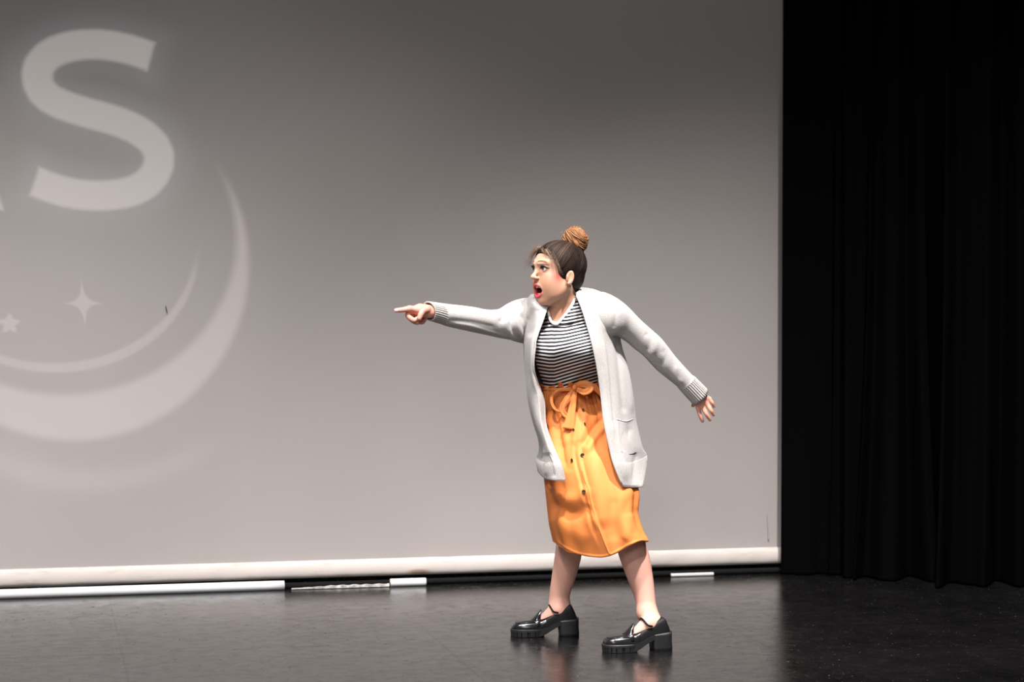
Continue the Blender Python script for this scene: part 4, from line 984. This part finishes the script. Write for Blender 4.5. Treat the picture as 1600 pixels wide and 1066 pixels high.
sleeve('sleeve', [((850, 474), (850, 530), 8.0), ((834, 466.5), (834, 537), 8.02), ((818.7, 467), (818, 536), 8.03), ((799, 474), (802, 531), 7.965), ((779, 484), (785, 528), 7.92), ((757, 484.5), (764, 523), 7.865), ((731, 480), (741, 518), 7.80), ((697, 475.8), (703, 510), 7.725), ((684, 474.2), (690.5, 505.5), 7.702), ((666, 472), (674.5, 500.5), 7.665)],
    [([(812, 480), (818, 500), (822, 530)], -.009, 4, 5), ([(803, 486), (808, 508), (820, 534)], .007, 4, 4), ([(797, 492), (800, 514), (812, 532)], -.006, 3, 4), ([(788, 500), (792, 516), (806, 530)], .004, 5, 5),
     ([(775, 487), (790, 500), (796, 520)], .004, 8, 8), ([(705, 504), (735, 509), (765, 518), (790, 524)], .004, 2, 5), ([(700, 500), (740, 504), (775, 512)], -.003, 4, 4), ([(782, 484), (786, 494), (780, 505)], -.004, 4, 4), ([(820, 470), (826, 490), (830, 520)], .006, 4, 4)], .845, .95)
sleeve('sleeve', [((918, 462), (936, 530), 7.94), ((938, 457), (944, 531), 7.93), ((955, 462), (950, 529), 7.93), ((977, 477), (962, 525), 7.945), ((1000, 500), (978, 533), 7.965), ((1019, 517), (992, 545), 7.985), ((1035, 532), (1006, 556), 8.0), ((1056, 559), (1029, 580), 8.03), ((1078.6, 584), (1056, 602), 8.055), ((1086, 590), (1064, 610.5), 8.063), ((1105.6, 609.5), (1083.5, 632), 8.083)],
    [([(957, 475), (962, 492), (958, 515)], -.004, 4, 4), ([(972, 484), (976, 500), (968, 520)], .004, 6, 6), ([(1008, 520), (1016, 530), (1012, 550)], -.003, 4, 5), ([(1020, 522), (1024, 540), (1016, 556)], .004, 5, 5), ([(1036, 545), (1040, 558), (1032, 572)], -.003, 5, 5), ([(1056, 572), (1056, 590), (1066, 598)], .003, 4, 4), ([(1030, 575), (1046, 592), (1062, 606)], -.003, 3, 5)], .875, .95)

# ---- shoes
def shoe(S_, nm_label):
    st = [(.004, .020, .068, .072), (.008, .027, .066, .085), (.018, .0315, .064, .108), (.030, .034, .062, .125), (.056, .0345, .060, .114), (.080, .034, .056, .101), (.100, .036, .047, .090), (.125, .039, .034, .077), (.145, .042, .027, .070), (.165, .0445, .026, .067), (.19, .0455, .027, .064), (.215, .044, .028, .0615), (.235, .040, .029, .0585), (.248, .034, .030, .054), (.257, .026, .031, .047), (.2625, .015, .032, .040)]
    st = catmull(np.array(st), 70); NA = 48; V = []
    for x, w, zb, zt_ in st:
        for k in range(NA):
            a = math.pi*(k/(NA-1)); c, s = math.cos(a), math.sin(a); op = np.clip((.15-x)/.03, 0, 1)
            ex = .62-.30*op; V.append(S_(x, w*np.sign(c)*abs(c)**ex*(1-.10*(1-op)*0), zb+(zt_-zb)*s**(.78-.30*op)))
    n = len(st); F_ = gfaces(n, NA, False, flip=True)+[tuple(range(NA)), tuple(range((n-1)*NA, n*NA))[::-1]]
    sh = obj('shoe', V, F_, M['leather'], person)
    sh.data.materials.append(M['leather_dull'])
    for p in sh.data.polygons:
        if p.index < (n-1)*(NA-1):
            j = p.index//(NA-1); 
            if st[j][0] < .128: p.material_index = 1
    setp(sh, nm_label)
    # sole with cleats
    pe = 220; V = []
    def outline(t):
        a = 2*math.pi*t; x0 = .132; L_ = .1355
        ca, sa = math.cos(a), math.sin(a); x = .200+.0665*np.sign(ca)*abs(ca)**.75; w = .049-.010*max(0, (x-.225)/.04)**1.5; return x, w*np.sign(sa)*abs(sa)**.62
    lv = [(.0015, .0, 1), (.020, .001, 1), (.0205, .0015, 0), (.0285, .0015, 0), (.031, -.001, 0)]
    for z, gr, cut in lv:
        for i in range(pe):
            x, y = outline(i/pe); g = 1+gr/.045
            if cut and (i % 11) < 2: g -= .10
            V.append(S_(.200+(x-.200)*g, y*g, z+.012*max(0, (.150-x)/.02)**1.4*(.0 if z < .01 else .25)))
    obj('sole', V, gfaces(5, pe, True, caps=(True, True)), M['rubber'], sh, smooth=False)
    # arched shank joining sole and heel
    V = []; xs = np.linspace(.07, .16, 14)
    for x in xs:
        t = (.16-x)/.09; zt2 = np.interp(x, [.07, .10, .125, .16], [.062, .051, .038, .031]); zb2 = np.interp(x, [.07, .10, .125, .145, .16], [.045, .030, .014, .004, .002]); w = .036+.008*(1-t)
        V += [S_(x, -w, zb2), S_(x, w, zb2), S_(x, w, zt2), S_(x, -w, zt2)]
    obj('shank', V, gfaces(14, 4, True, caps=(True, True)), M['rubber'], sh, smooth=False)
    # block heel
    V = []
    for z, sc in ((.0, .96), (.012, .975), (.035, .985), (.058, 1.0), (.070, 1.0)):
        for i in range(48):
            a = 2*math.pi*i/48; ca, sa = math.cos(a), math.sin(a); x = .0375+.0415*np.sign(ca)*abs(ca)**(.35 if ca > 0 else .7); y = .0365*np.sign(sa)*abs(sa)**.45
            zz = z+(0 if z < .06 else .001-.010*(x/.08)); V.append(S_(x*sc+(-.002 if z < .03 else 0), y*sc, zz))
    obj('heel', V, gfaces(5, 48, True, caps=(True, True)), M['rubber'], sh)
    # tongue
    C_ = []
    for t in np.linspace(0, 1, 6):
        x = .186-.040*t; z = .066+.040*t-.001*math.sin(t*math.pi); w = .038-.003*t-.013*max(0, t-.6)/.4
        C_.append([S_(x+.004*abs(s)*t, w*s, z-(.012+.022*t)*abs(s)**2.2) for s in (-1, -.75, -.4, 0, .4, .75, 1)])
    Gt = surf(np.array(C_), 20, 20); o = obj('tongue', Gt.reshape(-1, 3), gfaces(20, 20, False), M['leather'], sh); o.modifiers.new('leather', 'SOLIDIFY').thickness = .004
    # saddle strap across the vamp
    C_ = []
    for s in np.linspace(-1, 1, 13):
        y = .043*math.sin(s*math.pi/2); z = .040+.0335*math.cos(s*math.pi/2)**.7; xx = .166-.004*abs(s)
        C_.append([S_(xx-.010+.002*abs(s), y, z+.004), S_(xx, y*1.02, z+.003), S_(xx+.010, y, z)])
    Gt = surf(np.array(C_), 40, 8); o = obj('saddle_strap', Gt.reshape(-1, 3), gfaces(40, 8, False), M['leather'], sh); o.modifiers.new('leather', 'SOLIDIFY').thickness = .003
    # moccasin seam, topline binding, ankle strap
    v, f = tube([S_(.168, -.036, .060), S_(.20, -.037, .0575), S_(.232, -.030, .055), S_(.246, -.012, .0545), S_(.248, 0, .0548), S_(.246, .012, .0545), S_(.232, .030, .055), S_(.20, .037, .0575), S_(.168, .036, .060)], .0018, 6, n=50); obj('seam', v, f, M['leather'], sh)
    pts = [S_(.120, .030, .121), S_(.105, .0375, .103), S_(.083, .0385, .0965)]
    pts = [S_(.080, -.036, .096), S_(.098, -.037, .101), S_(.106, -.031, .110), S_(.111, -.017, .1185), S_(.1135, 0, .1215), S_(.111, .017, .1185), S_(.106, .031, .110), S_(.098, .037, .101), S_(.080, .036, .096)]
    v, f = tube(pts, .0045, 8, n=50, flat=.8); obj('ankle_strap', v, f, M['leather_dull'], sh)
    return sh
shoe(SA_, 'black heeled loafer on the foot further back')
shoe(SB_, 'black heeled loafer on the foot nearer the audience')

# ---- put the two root empties at the base of what they carry
for root_, base_ in ((person, floor_at(925, 1005)), (rootS, np.array([*SP(ULEN/2), 0.0]))):
    root_.location = base_
    for ch_ in root_.children: ch_.matrix_parent_inverse = Matrix.Translation(-Vector(base_))
